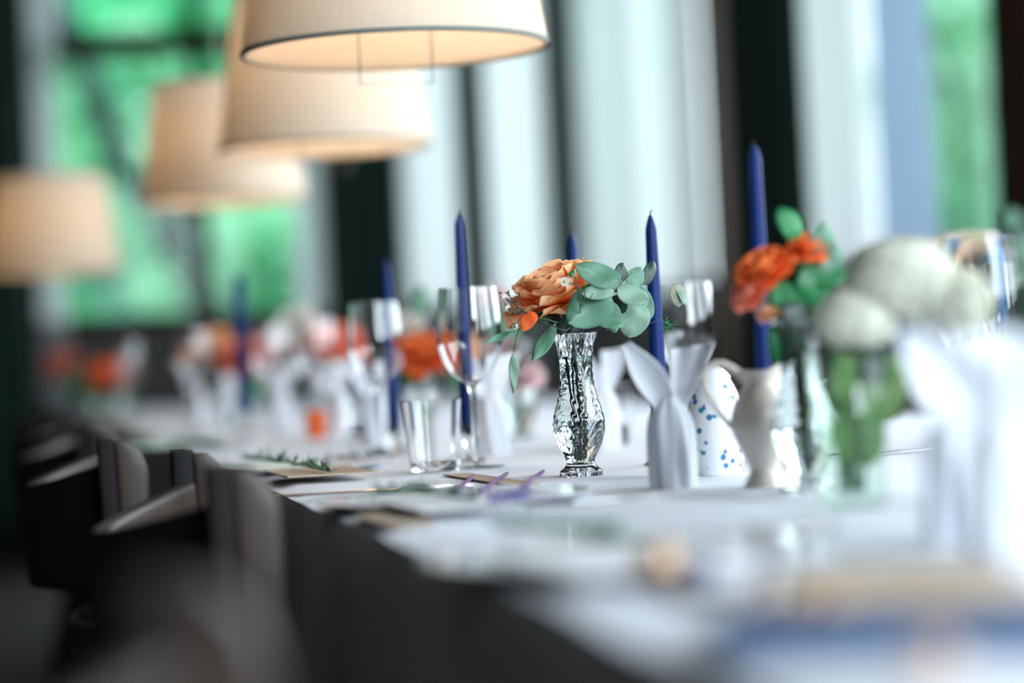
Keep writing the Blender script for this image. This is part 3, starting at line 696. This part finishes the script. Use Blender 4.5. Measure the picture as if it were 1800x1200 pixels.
sprig('pale eucalyptus sprig spreading right towards the sharp blue candle', [inv(.02, .0, .004), inv(.10, .006, .006), inv(.152, .012, .0), at(1075, 560, 2.55), at(1110, 520, 2.57), at(1150, 480, 2.6)],
      [(1118, 530, 2.55, 1106, 594, 2.55, 31, .1, .1, EP, 'round'), (1098, 530, 2.56, 1140, 520, 2.57, 26, .3, .4, EP, 'round'),
       (1108, 505, 2.57, 1128, 470, 2.58, 18, .3, .2, E, 'round'), (1130, 500, 2.58, 1150, 458, 2.60, 13, .5, .2, DL, 'round'),
       (1100, 540, 2.57, 1062, 580, 2.56, 16, .3, .4, DL, 'round'), (1120, 505, 2.60, 1145, 560, 2.60, 17, -.3, .3, E, 'round')])
sprig('eucalyptus sprig arching left below the orange rose with narrow drooping leaves', [inv(.02, -.004, 0), inv(.09, -.006, .0), inv(.152, -.012, -.002), at(972, 565, 2.5), at(940, 560, 2.49), at(912, 580, 2.48), at(903, 620, 2.48)],
      [(906, 582, 2.48, 848, 602, 2.47, 7, .1, .5, E, 'long'), (977, 568, 2.49, 934, 636, 2.47, 14, -.2, .3, E, 'long'),
       (903, 618, 2.48, 903, 692, 2.47, 9, .2, .2, EP, 'long'), (985, 590, 2.50, 1000, 548, 2.50, 11, .3, .1, DL, 'long'),
       (968, 562, 2.50, 920, 552, 2.51, 14, .2, .7, DL, 'round'), (985, 580, 2.53, 955, 530, 2.55, 16, .2, .3, DL, 'long'), (1000, 585, 2.51, 1022, 540, 2.53, 18, .2, .3, DL, 'long')], 'green_stem')
# fine sprig with bell leaf at right
r = sprig('thin sprig with one papery cream bell-shaped leaf right of the sharp candle', [inv(.02, .002, .002), inv(.10, .006, .006), inv(.155, .014, .006), at(1100, 580, 2.56), at(1160, 560, 2.58), at(1180, 538, 2.58), at(1192, 520, 2.58)],
      [(1190, 498, 2.58, 1193, 540, 2.58, 15, .2, .1, 'papery_leaf', 'round'), (1192, 500, 2.585, 1204, 536, 2.575, 9, .6, .1, EP, 'round')], 'brown_stem', rs=.0006)
m = MB(); rnd = random.Random(3); c0 = at(1176, 572, 2.58)-r.location
m.tube([at(1160, 560, 2.58)-r.location, c0], .0004, 5)
for k in range(26):
    d = Vector((rnd.gauss(0, 1), rnd.gauss(0, 1), rnd.gauss(0, 1))).normalized()*rnd.uniform(.004, .011); m.tube([c0, c0+d], .00025, 4); m.ball(c0+d, .0008, 6, 4)
m.build('seed_tuft', 'green_leaf', r)
# daisy and bud sprig
r = thing('daisy_sprig', 'fine sprig carrying one small white daisy in front of the orange rose', 'flower', inv(.02), 0, 'small filler sprigs in the central vase')
L0 = r.location.copy()
m = MB(); j = at(1020, 540, 2.46)
m.tube([q-L0 for q in bez([inv(.02), inv(.1, .003, -.004), inv(.152, 0.002, -.014), j, at(1018, 505, 2.45), at(996, 498, 2.45)], 5)], .0006, 6)
for e in [(1004, 482), (1028, 500), (1042, 515), (1012, 488)]: m.tube([q-L0 for q in bez([j, at((1020+e[0])/2+4, (540+e[1])/2, 2.455), at(e[0], e[1], 2.45)], 4)], .0005, 6)
m.build('stem', 'green_stem', r)
dc = at(993, 495, 2.445)-L0; Q = (toCam*1.0-CR*.35+CU*.1).to_track_quat('Z', 'Y').to_matrix()
pmesh = MB(); pmesh.grid(lambda u, v: (0.0012+0.0036*v, (u-.5)*0.0013*(0.5+sin(v*pi*.8)), 0.0004*v), 2, 4); pme = pmesh.mesh('petal', 'daisy_white')
for k in range(14):
    o = bpy.data.objects.new('petal', pme); COL.objects.link(o); o.parent = r; o.matrix_local = Matrix.Translation(dc) @ Q.to_4x4() @ Matrix.Rotation(2*pi*k/14, 4, 'Z')
m = MB(); m.ball(dc, .0016, 10, 6); m.build('daisy_eye', 'daisy_eye', r)
m = MB()
for e in [(1004, 482, .0030), (1008, 478, .0022), (1028, 500, .0016), (1012, 488, .0016)]: m.ball(at(e[0], e[1], 2.448)-L0, e[2], 8, 6)
m.build('bud', 'green_leaf', r)
r = thing('filler_sprig', 'dark wiry sprig of tiny brownish blossoms at the left of the orange rose', 'flower', inv(.022, -.002, 0), 0, 'small filler sprigs in the central vase')
L0 = r.location.copy(); st = MB(); fl = MB(); rnd = random.Random(9); j = at(935, 556, 2.47)
st.tube([q-L0 for q in bez([inv(.022, -.002), inv(.1, -.004, -.003), inv(.152, -.006, -.01), at(990, 580, 2.48), j, at(905, 535, 2.465), at(885, 522, 2.46)], 5)], .0008, 6)
for (x, y) in [(882, 518), (890, 535), (898, 550), (905, 528), (913, 520), (903, 572), (898, 545), (910, 545), (893, 515)]:
    e = at(x, y, 2.46+rnd.uniform(-.01, .01)); st.tube([q-L0 for q in bez([at(920, 545, 2.468), at((x+920)/2, (y+548)/2+4, 2.465), e], 4)], .0004, 5)
    for k in range(5): fl.ball(e-L0+Vector((rnd.uniform(-1, 1), rnd.uniform(-1, 1), rnd.uniform(-1, 1)))*.0022, rnd.uniform(.0008, .0015), 6, 4)
st.build('stem', 'dark_leaf', r); fl.build('blossom', 'brown_stem', r)
m = MB()
for (x, y) in [(886, 520), (906, 573), (893, 540), (900, 515)]:
    c = at(x, y, 2.455)-L0
    for k in range(7):
        a = 2*pi*k/7; d = (CR*cos(a)+CU*sin(a))*.0032; s_ = (CR*-sin(a)+CU*cos(a))*.0008; m.add([c, c+d*.6+s_, c+d, c+d*.6-s_], [(0, 1, 2, 3)])
m.build('blossom', 'daisy_white', r, False)
o = local_leaf(None, at(940, 548, 2.47), at(917, 582, 2.465), 14*2.5/FPX, toCam+CU*.3-CR*.2, 'petal_orange', 'rose_petal', 'round', .1, .15)
tag(o, 'single red-orange petal hanging under the left of the orange rose', 'petal')

# other bouquets -------------------------------------------------
def bouquet(px, d, blooms, leaves, vlabel, rlabel, group='pressed glass bud vases', hasvase=True, seed=1):
    b = on_table_d(px, d); b.z = TZ-0.0006
    if hasvase: dup(vase, b, rad(20*seed), vlabel, VG)
    s = d/FPX
    for k, (x, y, rpx, mat, lb) in enumerate(blooms):
        c = at(x, y, d); R = rpx*s
        mid = b+Vector((0, 0, .15)) if hasvase else b+Vector((0, 0, .08))
        make_rose('rose', lb, 'roses', c - Vector((0, 0, R*.4)), toCam*.5+CU*.8+CR*((x-px)/120), R, mat, [b+Vector((0.001*k, 0, .02)), b+Vector((.002*k-.003, 0, .10)), mid, c-Vector((0, 0, R*.4))], False, seed*7+k, [q for q in rose_layers(R) if q[1] > .4])
    if leaves:
        r = thing('leafy_sprig', rlabel, 'foliage', b+Vector((0, 0, .02)), 0, 'leafy sprigs in the vases')
        L0 = r.location.copy(); m = MB(); m.tube([Vector((0, 0, 0)), Vector((0.002, 0, .08)), Vector((0, 0, .135))], .0012, 6); lm = {}
        top = L0+Vector((0, 0, .135))
        for (x0, y0, x1, y1, w, mat) in leaves:
            m.tube([top-L0, at(x0, y0, d)-L0], .0008, 5)
            local_leaf(r, at(x0, y0, d), at(x1, y1, d), w*s, toCam+CR*.3+CU*.4, mat)
        m.build('stem', 'green_stem', r)
bouquet(1418, 2.10, [(1345, 462, 52, 'petal_orange', 'vivid orange rose in the right-hand bouquet, level with the candle'), (1322, 508, 36, 'petal_salmon', 'salmon rose lower left in the right-hand bouquet'), (1418, 428, 36, 'petal_orange', 'small orange rose at the top of the right-hand bouquet'), (1352, 545, 20, 'petal_apricot', 'small apricot bloom hanging lowest in right-hand bouquet')],
        [(1405, 420, 1368, 365, 24, GL), (1420, 480, 1500, 485, 26, GL), (1400, 500, 1370, 560, 38, GL), (1400, 560, 1365, 640, 36, GL), (1440, 470, 1445, 390, 26, E), (1420, 540, 1440, 450, 34, GL), (1450, 500, 1470, 430, 22, E), (1385, 520, 1430, 590, 36, 'dark_leaf'), (1460, 520, 1440, 600, 30, GL)],
        'pressed glass bud vase partly hidden behind the cream pitcher, under the right-hand bouquet', 'bright green leafy sprig among the right-hand orange roses', seed=2)
bouquet(745, 4.0, [(742, 612, 50, 'petal_orange', 'orange rose behind wine glass, left of the central vase'), (815, 598, 34, 'petal_apricot', 'apricot rose partly seen through the wine glass bowl'), (720, 560, 26, 'petal_cream', 'cream rose above the orange rose behind the wine glass')],
        [(745, 640, 700, 670, 26, GL), (760, 650, 740, 690, 24, 'dark_leaf'), (800, 640, 815, 690, 20, GL), (735, 560, 740, 500, 16, E)], 'bud vase behind the short tumbler and wine glass', 'green sprig below the orange rose behind the wine glass', seed=3)
bouquet(915, 3.7, [(918, 650, 36, 'petal_pink', 'pale pink rose low behind the left of the central vase'), (885, 600, 26, 'petal_pink', 'pale pink rose behind the narrow eucalyptus leaf'), (872, 515, 24, 'petal_pink', 'pale pink rose behind the rim of the wine glass')],
        [(890, 640, 850, 700, 18, E), (900, 600, 890, 540, 18, E)], 'bud vase behind the central vase on its left, with pink roses', 'grey-green sprig among the pale pink roses', seed=4, hasvase=True)
bouquet(585, 4.9, [(585, 590, 42, 'petal_salmon', 'salmon rose left of the second wine glass'), (520, 560, 42, 'petal_cream', 'cream rose left of the salmon one, under the second lampshade'), (610, 610, 22, 'petal_orange', 'small orange rose beside the salmon rose')],
        [(560, 620, 560, 680, 22, 'dark_leaf'), (600, 630, 590, 690, 14, GL)], 'bud vase under the salmon and cream roses', 'dark sprig under the salmon and cream roses', seed=5)
bouquet(430, 5.4, [(428, 618, 46, 'petal_salmon', 'coral pink rose beneath the blurred blue candle'), (478, 600, 30, 'petal_pink', 'pale pink rose right of the coral pink rose'), (378, 590, 28, 'petal_apricot', 'apricot rose left of the coral pink rose'), (330, 620, 24, 'petal_apricot', 'small apricot rose beneath the third lampshade')],
        [(450, 650, 450, 710, 16, GL), (380, 640, 360, 690, 20, 'dark_leaf')], 'bud vase under the coral pink rose', 'small sprig under the coral pink rose', seed=6)
bouquet(222, 6.8, [(192, 648, 34, 'petal_orange', 'round orange rose at the far end of the table'), (222, 640, 18, 'petal_pink', 'small pale bloom beside the round orange rose')], [(180, 680, 150, 700, 16, GL)], 'bud vase under the round orange rose at far end', 'small sprig under the round orange rose', seed=7)
bouquet(172, 7.6, [(112, 630, 32, 'petal_salmon', 'salmon rose nearest the left edge, at the far end of the table')], [(140, 660, 110, 690, 14, GL)], 'leftmost bud vase at the far end of the table', 'small sprig under the leftmost salmon rose', seed=8)

# hydrangea bouquet in straight glass vase (foreground right)
hd = 1.86; hb = on_table_d(1500, hd)
r = thing('cylinder_vase', 'straight clear glass vase of green stems under the white hydrangea', 'vase', hb)
m = MB(); m.lathe(shell([(0.0003, 0), (0.026, 0), (0.0275, 0.003), (0.0275, 0.06), (0.031, 0.118)], 0.0016, 0.003), 48); m.build('vase_body', 'thin_glass', r)
m = MB(); m.lathe([(0.0003, 0.0028), (0.0261, 0.0028), (0.0261, 0.055), (0.0282, 0.085), (0.0003, 0.085)], 32); m.build('water', 'still_water', r)
def florets(root, c, R, n, seed, mat='hydrangea', fs=.0085, squash=.75):
    rnd = random.Random(seed); m = MB()
    for i in range(n):
        zf = 1-(i+.5)/n*1.75; a = i*2.39996; rr = math.sqrt(max(0, 1-zf*zf)); nrm = Vector((rr*cos(a), rr*sin(a), zf))
        p = c+Vector((nrm.x*R, nrm.y*R, nrm.z*R*squash))*rnd.uniform(.9, 1.05); t1 = nrm.orthogonal().normalized(); t2 = nrm.cross(t1); th = rnd.uniform(0, pi)
        for k in range(4):
            an = th+k*pi/2; u = t1*cos(an)+t2*sin(an); w = nrm.cross(u)
            m.add([p, p+u*fs*.55+w*fs*.5+nrm*.001, p+u*fs*1.05+nrm*.0005, p+u*fs*.55-w*fs*.5+nrm*.001], [(0, 1, 2, 3)])
    m.ball(c, R*.86, 20, 12, sz=squash)
    o = m.build('floret', mat, root, False); o['kind'] = 'stuff'
for k, (x, y, rp, lb, rz) in enumerate([(1505, 560, 72, 'creamy white hydrangea head, lower left of the white bouquet', 0), (1585, 495, 98, 'largest white hydrangea head at the top of the white bouquet', 1), (1665, 530, 78, 'white hydrangea head at the right of the white bouquet', 2)]):
    c = at(x, y, hd); rt = thing('hydrangea', lb, 'flower', c, 0, 'white hydrangeas in the straight glass vase'); florets(rt, Vector((0, 0, 0)), rp*hd/FPX, 170, k+1)
    m = MB(); m.tube([q-c for q in bez([hb+Vector((.006*k-.006, 0, .012)), hb+Vector((.008*k-.008, .004*k, .08)), c])], .0022, 8); m.build('stem', 'green_stem', rt)
r = thing('leafy_sprig', 'large green leaves packed inside the straight vase below the hydrangea', 'foliage', hb+Vector((0, 0, .012)))
pl = r.location.copy(); m = MB(); rnd = random.Random(5)
for k in range(7): m.tube([Vector((rnd.uniform(-.012, .012), rnd.uniform(-.012, .012), 0)), Vector((rnd.uniform(-.014, .014), rnd.uniform(-.014, .014), .12))], .0016, 6)
m.build('stem', 'green_stem', r)
for k, (x0, y0, x1, y1, w, mt) in enumerate([(1500, 825, 1478, 720, 30, 'olive_leaf'), (1520, 820, 1545, 730, 24, 'olive_leaf'), (1520, 770, 1540, 660, 30, 'olive_leaf'), (1505, 730, 1478, 620, 40, 'olive_leaf'), (1540, 710, 1580, 620, 42, 'olive_leaf'), (1550, 680, 1540, 600, 34, 'dark_leaf'), (1470, 780, 1490, 720, 18, E), (1490, 750, 1530, 690, 34, 'olive_leaf'), (1535, 740, 1590, 670, 26, 'olive_leaf'), (1500, 690, 1530, 620, 40, 'olive_leaf'), (1590, 640, 1600, 570, 26, 'dark_leaf')]):
    local_leaf(r, at(x0, y0, hd-0.005*(k % 3)), at(x1, y1, hd-.008), w*hd/FPX, toCam+CR*.2, mt)
# greenery at right edge
gb = on_table_d(1812, 1.75)
r = thing('leafy_sprig', 'dark green foliage arrangement at the right edge of the photograph', 'foliage', gb)
m = MB(); rnd = random.Random(11)
for k in range(5):
    e = Vector((rnd.uniform(-.03, .03), rnd.uniform(-.02, .02), rnd.uniform(.14, .22))); m.tube([Vector((0, 0, .01)), e*.5, e], .0015, 6)
m.build('stem', 'green_stem', r)
for k in range(18):
    c = at(1812+rnd.uniform(-45, 40), rnd.uniform(390, 760), 1.75+rnd.uniform(-.03, .03)); e = c+CR*rnd.uniform(-.02, .02)+CU*rnd.uniform(-.02, .025)
    local_leaf(r, c, e, rnd.uniform(.007, .012), toCam+CR*rnd.uniform(-.5, .5)+CU*.3, rnd.choice(['eucalyptus', 'dark_leaf', 'eucalyptus']))
m = MB(); m.lathe(shell([(0.0003, 0), (0.028, 0), (0.03, 0.003), (0.026, 0.05), (0.030, 0.10)], 0.002, 0.008), 40)
o = m.build('green_vase', 'clear_glass', None, True, gb); tag(o, 'glass vase at the right edge under dark green foliage', 'vase')

# ------------------------------------------------------------------ candles
def candle(px_top, py_top, d, holder, label, hl, taper=(0.0105, 0.0062), src=[None]):
    tp = at(px_top, py_top, d); base = Vector((tp.x, tp.y, TZ)); H = tp.z-TZ
    r = thing('taper_candle', label, 'candle', (tp.x, tp.y, TZ+holder-0.012), 0, 'navy blue taper candles'); L = H-holder+0.012
    m = MB(); m.lathe([(0.0003, 0), (taper[0]*.9, 0), (taper[0], 0.01)] + [(taper[0]+(taper[1]-taper[0])*k/10, 0.01+(L-0.028)*k/10) for k in range(1, 11)] + [(taper[1]*.93, L-.014), (taper[1]*.55, L-.005), (.0016, L)], 24); m.build('wax', 'navy_wax', r)
    m = MB(); m.tube([(0, 0, L-.002), (0.0004, 0, L+.003), (.0018, 0, L+.006)], .0007, 6); m.build('wick', 'wick', r)
    h = thing('candle_holder', hl, 'candle holder', (tp.x, tp.y, TZ), 0, 'small candle holders')
    m = MB(); z = holder
    m.lathe(smooth_prof([(0.0003, 0), (0.019, 0), (0.0195, 0.003), (0.008, 0.007), (0.006, z*.4), (0.0085, z*.62), (0.007, z*.75), (0.0125, z), (0.0118, z), (0.0112, z-.012), (0.0003, z-.0125)], 3), 32)
    m.build('holder_body', 'brass' if px_top == 1143 else 'clear_glass', h)
candle(1143, 378, 2.68, .035, 'navy taper candle in sharp focus, right of the eucalyptus', 'small brass holder under the sharp blue candle')
candle(805, 375, 2.98, .045, 'navy taper candle standing behind the stemmed wine glass', 'small glass holder behind the stemmed wine glass')
candle(1006, 410, 3.05, .035, 'navy taper candle whose tip peeps above the orange rose', 'glass holder directly behind the central bud vase')
candle(1325, 255, 2.98, .085, 'tallest navy taper candle, behind the right-hand orange roses', 'glass holder under the tallest blue candle', (.0118, .0082))
candle(679, 457, 3.46, .035, 'blurred navy candle behind the second wine glass', 'glass holder behind the second wine glass')
candle(418, 480, 4.6, .055, 'very blurred navy candle at left, above the coral pink rose', 'glass holder behind the coral pink rose', (.013, .0105))

# ------------------------------------------------------------------ folded napkins
def make_napkin(label, group):
    r = thing('folded_napkin', label, 'napkin', (0, 0, 0), 0, group)
    m = MB()
    prof = smooth_prof([(0.0215, 0.0), (0.0218, 0.02), (0.0208, 0.05), (0.0180, 0.066), (0.0120, 0.076), (0.007, 0.084)], 5)
    m.lathe(prof, 72, fn=lambda rr, a, z, k: rr*(1+0.07*sin(a*6+z*40)+.03*sin(a*11))); m.build('napkin_base', 'napkin_cloth', r)
    # two wings: the left one narrow and curling outwards, the right one a broad fan with a level top edge
    def wl(u, v):
        t = u*2-1; w = 0.009+0.007*sin(pi*min(1, v*1.05))-.005*v
        cx = -0.003-0.036*v**1.15; cz = 0.072+0.062*v**0.9
        return (cx+t*w*.86, -0.004+0.010*(1-t*t)*sin(pi*v*.8)-.01*v, cz+t*w*.5)
    def wr(u, v):
        t = u; x0 = 0.002+0.001*v; x1 = 0.010+0.034*v**0.85
        x = x0+(x1-x0)*t
        return (x, 0.012*sin(pi*t)*(.3+.7*v)+.004*sin(t*9)*v, 0.070+0.058*v + .004*t*v)
    for fw_ in (wl, wr):
        m = MB(); m.grid(fw_, 14, 14); o = m.build('napkin_wing', 'napkin_cloth', r); o.modifiers.new('t', 'SOLIDIFY').thickness = .0012
    return r
NG = 'white napkins folded with two wings'
npk = make_napkin('white winged napkin between the bud vase and the cream pitcher', NG); npk.location = on_table_d(1184, 2.24); npk.rotation_euler = (0, 0, -YAW)
for px, d, rz, lb in [(1062, 3.2, .2, 'winged napkin peeping out behind the right of the bud vase'), (664, 3.7, -.1, 'blurred winged napkin behind the second wine glass'), (868, 3.15, .3, 'winged napkin seen through the stemmed wine glass'), (590, 4.4, .2, 'winged napkin below the salmon rose'), (495, 4.9, 0, 'winged napkin right of the coral pink rose'), (350, 5.6, .4, 'winged napkin far back under the third lampshade'), (1690, 1.52, .3, 'large very blurred napkin at right, below the white hydrangea'), (1770, 1.35, -.3, 'nearest, most blurred winged napkin at the right edge'), (400, 6.6, .3, 'small winged napkin near the far end of the table')]:
    dup(npk, on_table_d(px, d), rz-YAW, lb, NG)

# ------------------------------------------------------------------ pitcher and patterned china
pb = on_table_d(1345, 2.18); r = thing('pitcher', 'small cream porcelain pitcher with tall looping handle', 'pitcher', pb, -YAW)
out = smooth_prof([(0.0003, 0.001), (0.0175, 0.0), (0.0180, 0.004), (0.0140, 0.012), (0.0135, 0.018), (0.0200, 0.032), (0.0270, 0.048), (0.0285, 0.060), (0.0255, 0.074), (0.0185, 0.086), (0.0150, 0.092), (0.0160, 0.099), (0.0185, 0.104)], 5)
def spout(rr, a, z, k):
    t = max(0, (z-.084)/.02); c = max(0, cos(a)); return rr*(1+0.55*t*c**5 - .12*t*abs(sin(a)))
m = MB(); prof = shell(out, .0018, .006); m.lathe(prof, 56, fn=spout)
m.v = [(x, y, z + (0.010*max(0, (z-.088)/.016)*max(0, x/.02)**2 if x > 0 else 0.002*max(0, (z-.09)/.014)*(-x/.02))) for x, y, z in m.v]
m.build('pitcher_body', 'cream_china', r)
m = MB(); m.tube(bez([(-.011, 0, .094), (-.020, 0, .104), (-.034, 0, .1125), (-.047, 0, .1095), (-.0500, 0, .098), (-.045, 0, .082), (-.036, 0, .066), (-.027, 0, .054)], 6), lambda t: .0040-.0016*t, 12); m.build('handle', 'cream_china', r)
b = on_table_d(1262, 2.42); r = thing('porcelain_jar', 'egg-shaped white china jar with teal and blue flower pattern', 'jar', b)
m = MB(); m.lathe(smooth_prof([(0.0003, 0), (.022, 0), (.0235, .003), (.0275, .015), (.030, .035), (.0290, .055), (.0245, .078), (.0165, .096)], 6), 56); m.build('jar_body', 'pattern_china', r)
m = MB(); m.lathe(smooth_prof([(.0170, .0955), (.0172, .098), (.012, .104), (.005, .1085), (.0003, .110)], 5), 40); m.build('lid', 'pattern_china', r)

# votives and little glass pieces
def votive(px, d, R, H, mat, label):
    m = MB(); m.lathe(shell([(0.0003, 0), (R*.8, 0), (R*.9, .003), (R, H*.5), (R*.9, H)], .0015, .006), 32); o = m.build('votive_cup', mat, None, True, on_table_d(px, d)); tag(o, label, 'candle holder', 'coloured votive cups'); return o
votive(866, 3.35, .0125, .038, 'thin_teal', 'small dark teal glass votive behind the stem of the wine glass')
pm('orange_glass', (0.95, 0.25, 0.02), 0.25, transl=.5)
votive(556, 4.2, .017, .048, 'orange_glass', 'small glowing orange votive cup left of the second wine glass')

# ------------------------------------------------------------------ place settings on the near side
def plate(px, py, R, label):
    p = on_table(px, py); m = MB()
    m.lathe([(0.0003, .002), (R*.62, .002), (R*.66, .0005), (R*.72, .001), (R*.98, .0055), (R, .0075), (R*.985, .0080), (R*.74, .0045), (R*.66, .0034), (.0003, .0034)], 72)
    tag(m.build('plate', 'white_china', None, True, p), label, 'plate', 'white dinner plates on the near side'); return p
def card(px, py, z, lx, ly, rz, mat, label, name='menu_card', group=None):
    p = on_table(px, py, z); m = MB(); m.box(-lx/2, -ly/2, 0, lx/2, ly/2, .0014)
    o = m.build(name, mat, None, False, p); o.rotation_euler = (0, 0, rz); tag(o, label, 'card', group); return o
plate(800, 884, .125, 'white dinner plate nearest below the central bud vase')
plate(1095, 985, .125, 'white dinner plate in the blurred foreground, carrying the second rosemary sprig')
plate(520, 827, .12, 'white dinner plate left of the short tumbler')
plate(330, 787, .12, 'white dinner plate beyond the sharp chair back')
plate(1560, 1032, .11, 'nearest white dinner plate, strongly blurred at the bottom right')
card(780, 884, .0085, .085, .20, rad(4), 'white_card', 'white menu card lying on the plate below the bud vase', group='menu cards on plates')
card(690, 914, .001, .035, .16, rad(3), 'kraft_card', 'brown kraft card at the table edge beside the plate')
card(560, 829, .0085, .10, .20, rad(2), 'kraft_card', 'brown kraft card on the plate left of the tumbler')
card(1075, 985, .0085, .10, .20, rad(5), 'white_card', 'blurred white menu card on the foreground plate', group='menu cards on plates')
card(860, 843, .001, .03, .30, rad(3), 'kraft_card', 'long thin kraft paper strip behind the plate below the vase')
card(1600, 1030, .009, .11, .19, rad(-14), 'kraft_card', 'beige card on the nearest, bottom right plate')
def rosemary(x0, y0, x1, y1, z, label, seed, lav=False):
    a = on_table(x0, y0, z+.003); b_ = on_table(x1, y1, z+.004)
    r = thing('lavender_sprig' if lav else 'rosemary_sprig', label, 'herb', a, 0, 'herb sprigs on the place settings')
    ax = b_-a; m = MB(); rnd = random.Random(seed); m.tube([Vector((0, 0, 0)), ax*.5+Vector((0, 0, .003)), ax], .0011, 6); m.build('stem', 'rosemary' if not lav else 'purple_stem', r)
    n = MB(); L = ax.length
    if lav:
        for k in range(34):
            t = .45+.55*k/34; c = ax*t+Vector((0, 0, .003)); d = Vector((rnd.gauss(0, 1), rnd.gauss(0, 1), rnd.gauss(0, .7))).normalized(); n.ball(c+d*.003, .0026, 6, 4)
        n.build('blossoms', 'lavender', r)
    else:
        for k in range(110):
            t = k/110; c = ax*t+Vector((0, 0, .003*sin(t*pi))); d = (ax.normalized()*.7+Vector((rnd.gauss(0, 1), rnd.gauss(0, 1), abs(rnd.gauss(0, .6)))).normalized()).normalized(); l = rnd.uniform(.012, .022); s_ = d.orthogonal().normalized()*.0011
            n.add([c-s_, c+d*l*.6-s_, c+d*l, c+d*l*.6+s_, c+s_], [(0, 1, 2, 3, 4)])
        o = n.build('needles', 'rosemary', r, False); o['kind'] = 'stuff'
rosemary(840, 878, 665, 866, .0095, 'sharpest rosemary sprig, lying below the purple lavender stems', 1)
rosemary(1110, 952, 885, 925, .0095, 'blurred rosemary sprig in the foreground, below the bud vase', 2)
rosemary(580, 828, 430, 805, .0095, 'rosemary sprig between the nearest chair post and tumbler', 3)
rosemary(390, 786, 300, 777, .0095, 'furthest rosemary sprig, beyond the chair posts', 4)
rosemary(978, 870, 860, 882, .0095, 'lavender sprig lying right of the sharpest rosemary', 5, True)
rosemary(1180, 1000, 1240, 1010, .004, 'very blurred lavender sprig in the right foreground', 6, True)
r0 = on_table(625, 803, .002); r = thing('berry_sprig', 'strand of small dark blue berries beyond the rosemary, left of the tumbler', 'herb', r0)
m = MB(); m.tube([on_table(568, 815)-r0+Vector((0, 0, .004)), on_table(625, 806)-r0+Vector((0, 0, .004)), on_table(682, 797)-r0+Vector((0, 0, .004))], .0008, 5); m.build('stem', 'dark_berry', r)
m = MB(); rnd = random.Random(2)
for k in range(17):
    x = 570+k*6.8; q = on_table(x, 817-(x-570)*.16+rnd.uniform(-3, 3))-r0; m = MB(); m.ball((0, 0, 0), rnd.uniform(.002, .0042), 8, 5); m.build('berry', 'dark_berry', r, True, q+Vector((0, 0, .005+rnd.uniform(0, .003))))
for (x0, y0, x1, y1, lb) in [(803, 866, 832, 836, 'left of three slanting purple stems below the bud vase'), (845, 865, 891, 832, 'middle of three slanting purple stems below the bud vase'), (919, 856, 955, 828, 'right of three slanting purple stems, nearest the bud vase')]:
    a = on_table(x0, y0, .010); b_ = on_table(x1, y1, .003); m = MB(); m.tube([Vector((0, 0, 0)), (b_-a)*.5+Vector((0, 0, .001)), b_-a], .0019, 8)
    tag(m.build('purple_stem', 'purple_stem', None, True, a), lb, 'herb', 'slanting purple stems')
def cutlery(px, py, kind, label, group='steel cutlery on the near side', L=.20, rz=rad(90-90)):
    p = on_table(px, py); p.z += .001; r = thing(kind, label, kind, p, rz, group); h = MB()
    # lies along x (pointing across the table)
    h.grid(lambda u, v: ((u-.5)*L*.62-L*.19, (.0035+.0025*abs(u-.2))*cos(v*2*pi), .0025+.0016*sin(v*2*pi)), 16, 10, cv=True); h.build('handle', 'steel', r)
    m = MB()
    if kind == 'knife': m.grid(lambda u, v: (L*(.10+.40*u), (v-.5)*.016*(1-u**3), .0025+.0003*u), 14, 4); m.build('blade', 'steel', r).modifiers.new('t', 'SOLIDIFY').thickness = .0012
    else:
        m.grid(lambda u, v: (L*(.10+.20*u), (v-.5)*(.006+.018*sin(u*pi*.5)), .0025+.004*sin(u*pi)), 10, 6); m.build('fork_neck', 'steel', r).modifiers.new('t', 'SOLIDIFY').thickness = .0012
        for k in range(4): q = MB(); y = (k-1.5)*.0062; q.tube([(L*.29, y, .003), (L*.40, y, .004), (L*.48, y, .0025)], .0011, 6); q.build('tine', 'steel', r)
cutlery(955, 892, 'knife', 'steel knife right of the plate below the bud vase'); cutlery(660, 868, 'fork', 'steel fork left of the plate below the bud vase')
cutlery(1360, 1010, 'knife', 'blurred steel knife between the two foreground plates'); cutlery(1230, 955, 'fork', 'blurred steel fork left of the nearest plate')
cutlery(1490, 803, 'knife', 'distant steel knife lying behind the hydrangea vase')
# warm metal tea-light cups catching light in the foreground
def tealight(px, py, R, H, label, mat='copper', h=0.0):
    p = on_table(px, py, h); r = thing('tealight', label, 'candle', p, 0, 'copper tealight cups in the foreground')
    m = MB(); m.lathe(shell([(0.0003, 0), (R*.95, 0), (R, .002), (R, H)], .0008, .002), 36); m.build('cup', mat, r)
    m = MB(); m.lathe([(.0003, .0022), (R*.93, .0022), (R*.93, H*.75), (.0003, H*.72)], 24); m.build('wax', 'white_card', r)
tealight(1160, 1005, .0125, .014, 'copper tealight cup shining below the bud vase, blurred', h=.0102)
tealight(1370, 1102, .014, .014, 'left copper tealight beside the blue napkin'); tealight(1448, 1098, .012, .014, 'right copper tealight beside the blue napkin')
tealight(1645, 1200, .0085, .016, 'nearest copper tealight, bright blur at the bottom right')
p = on_table(1620, 1124); m = MB()
m.grid(lambda u, v: ((u-.5)*.17+.006*sin(v*7), (v-.5)*.12, .003+.004*abs(sin(u*6+v*3))), 24, 14)
o = m.build('blue_napkin', 'blue_linen', None, True, p); o.rotation_euler = (0, 0, -YAW-rad(10)); o.modifiers.new('t', 'SOLIDIFY').thickness = .002; tag(o, 'dark blue linen napkin on the table in the blurred bottom right foreground', 'napkin')
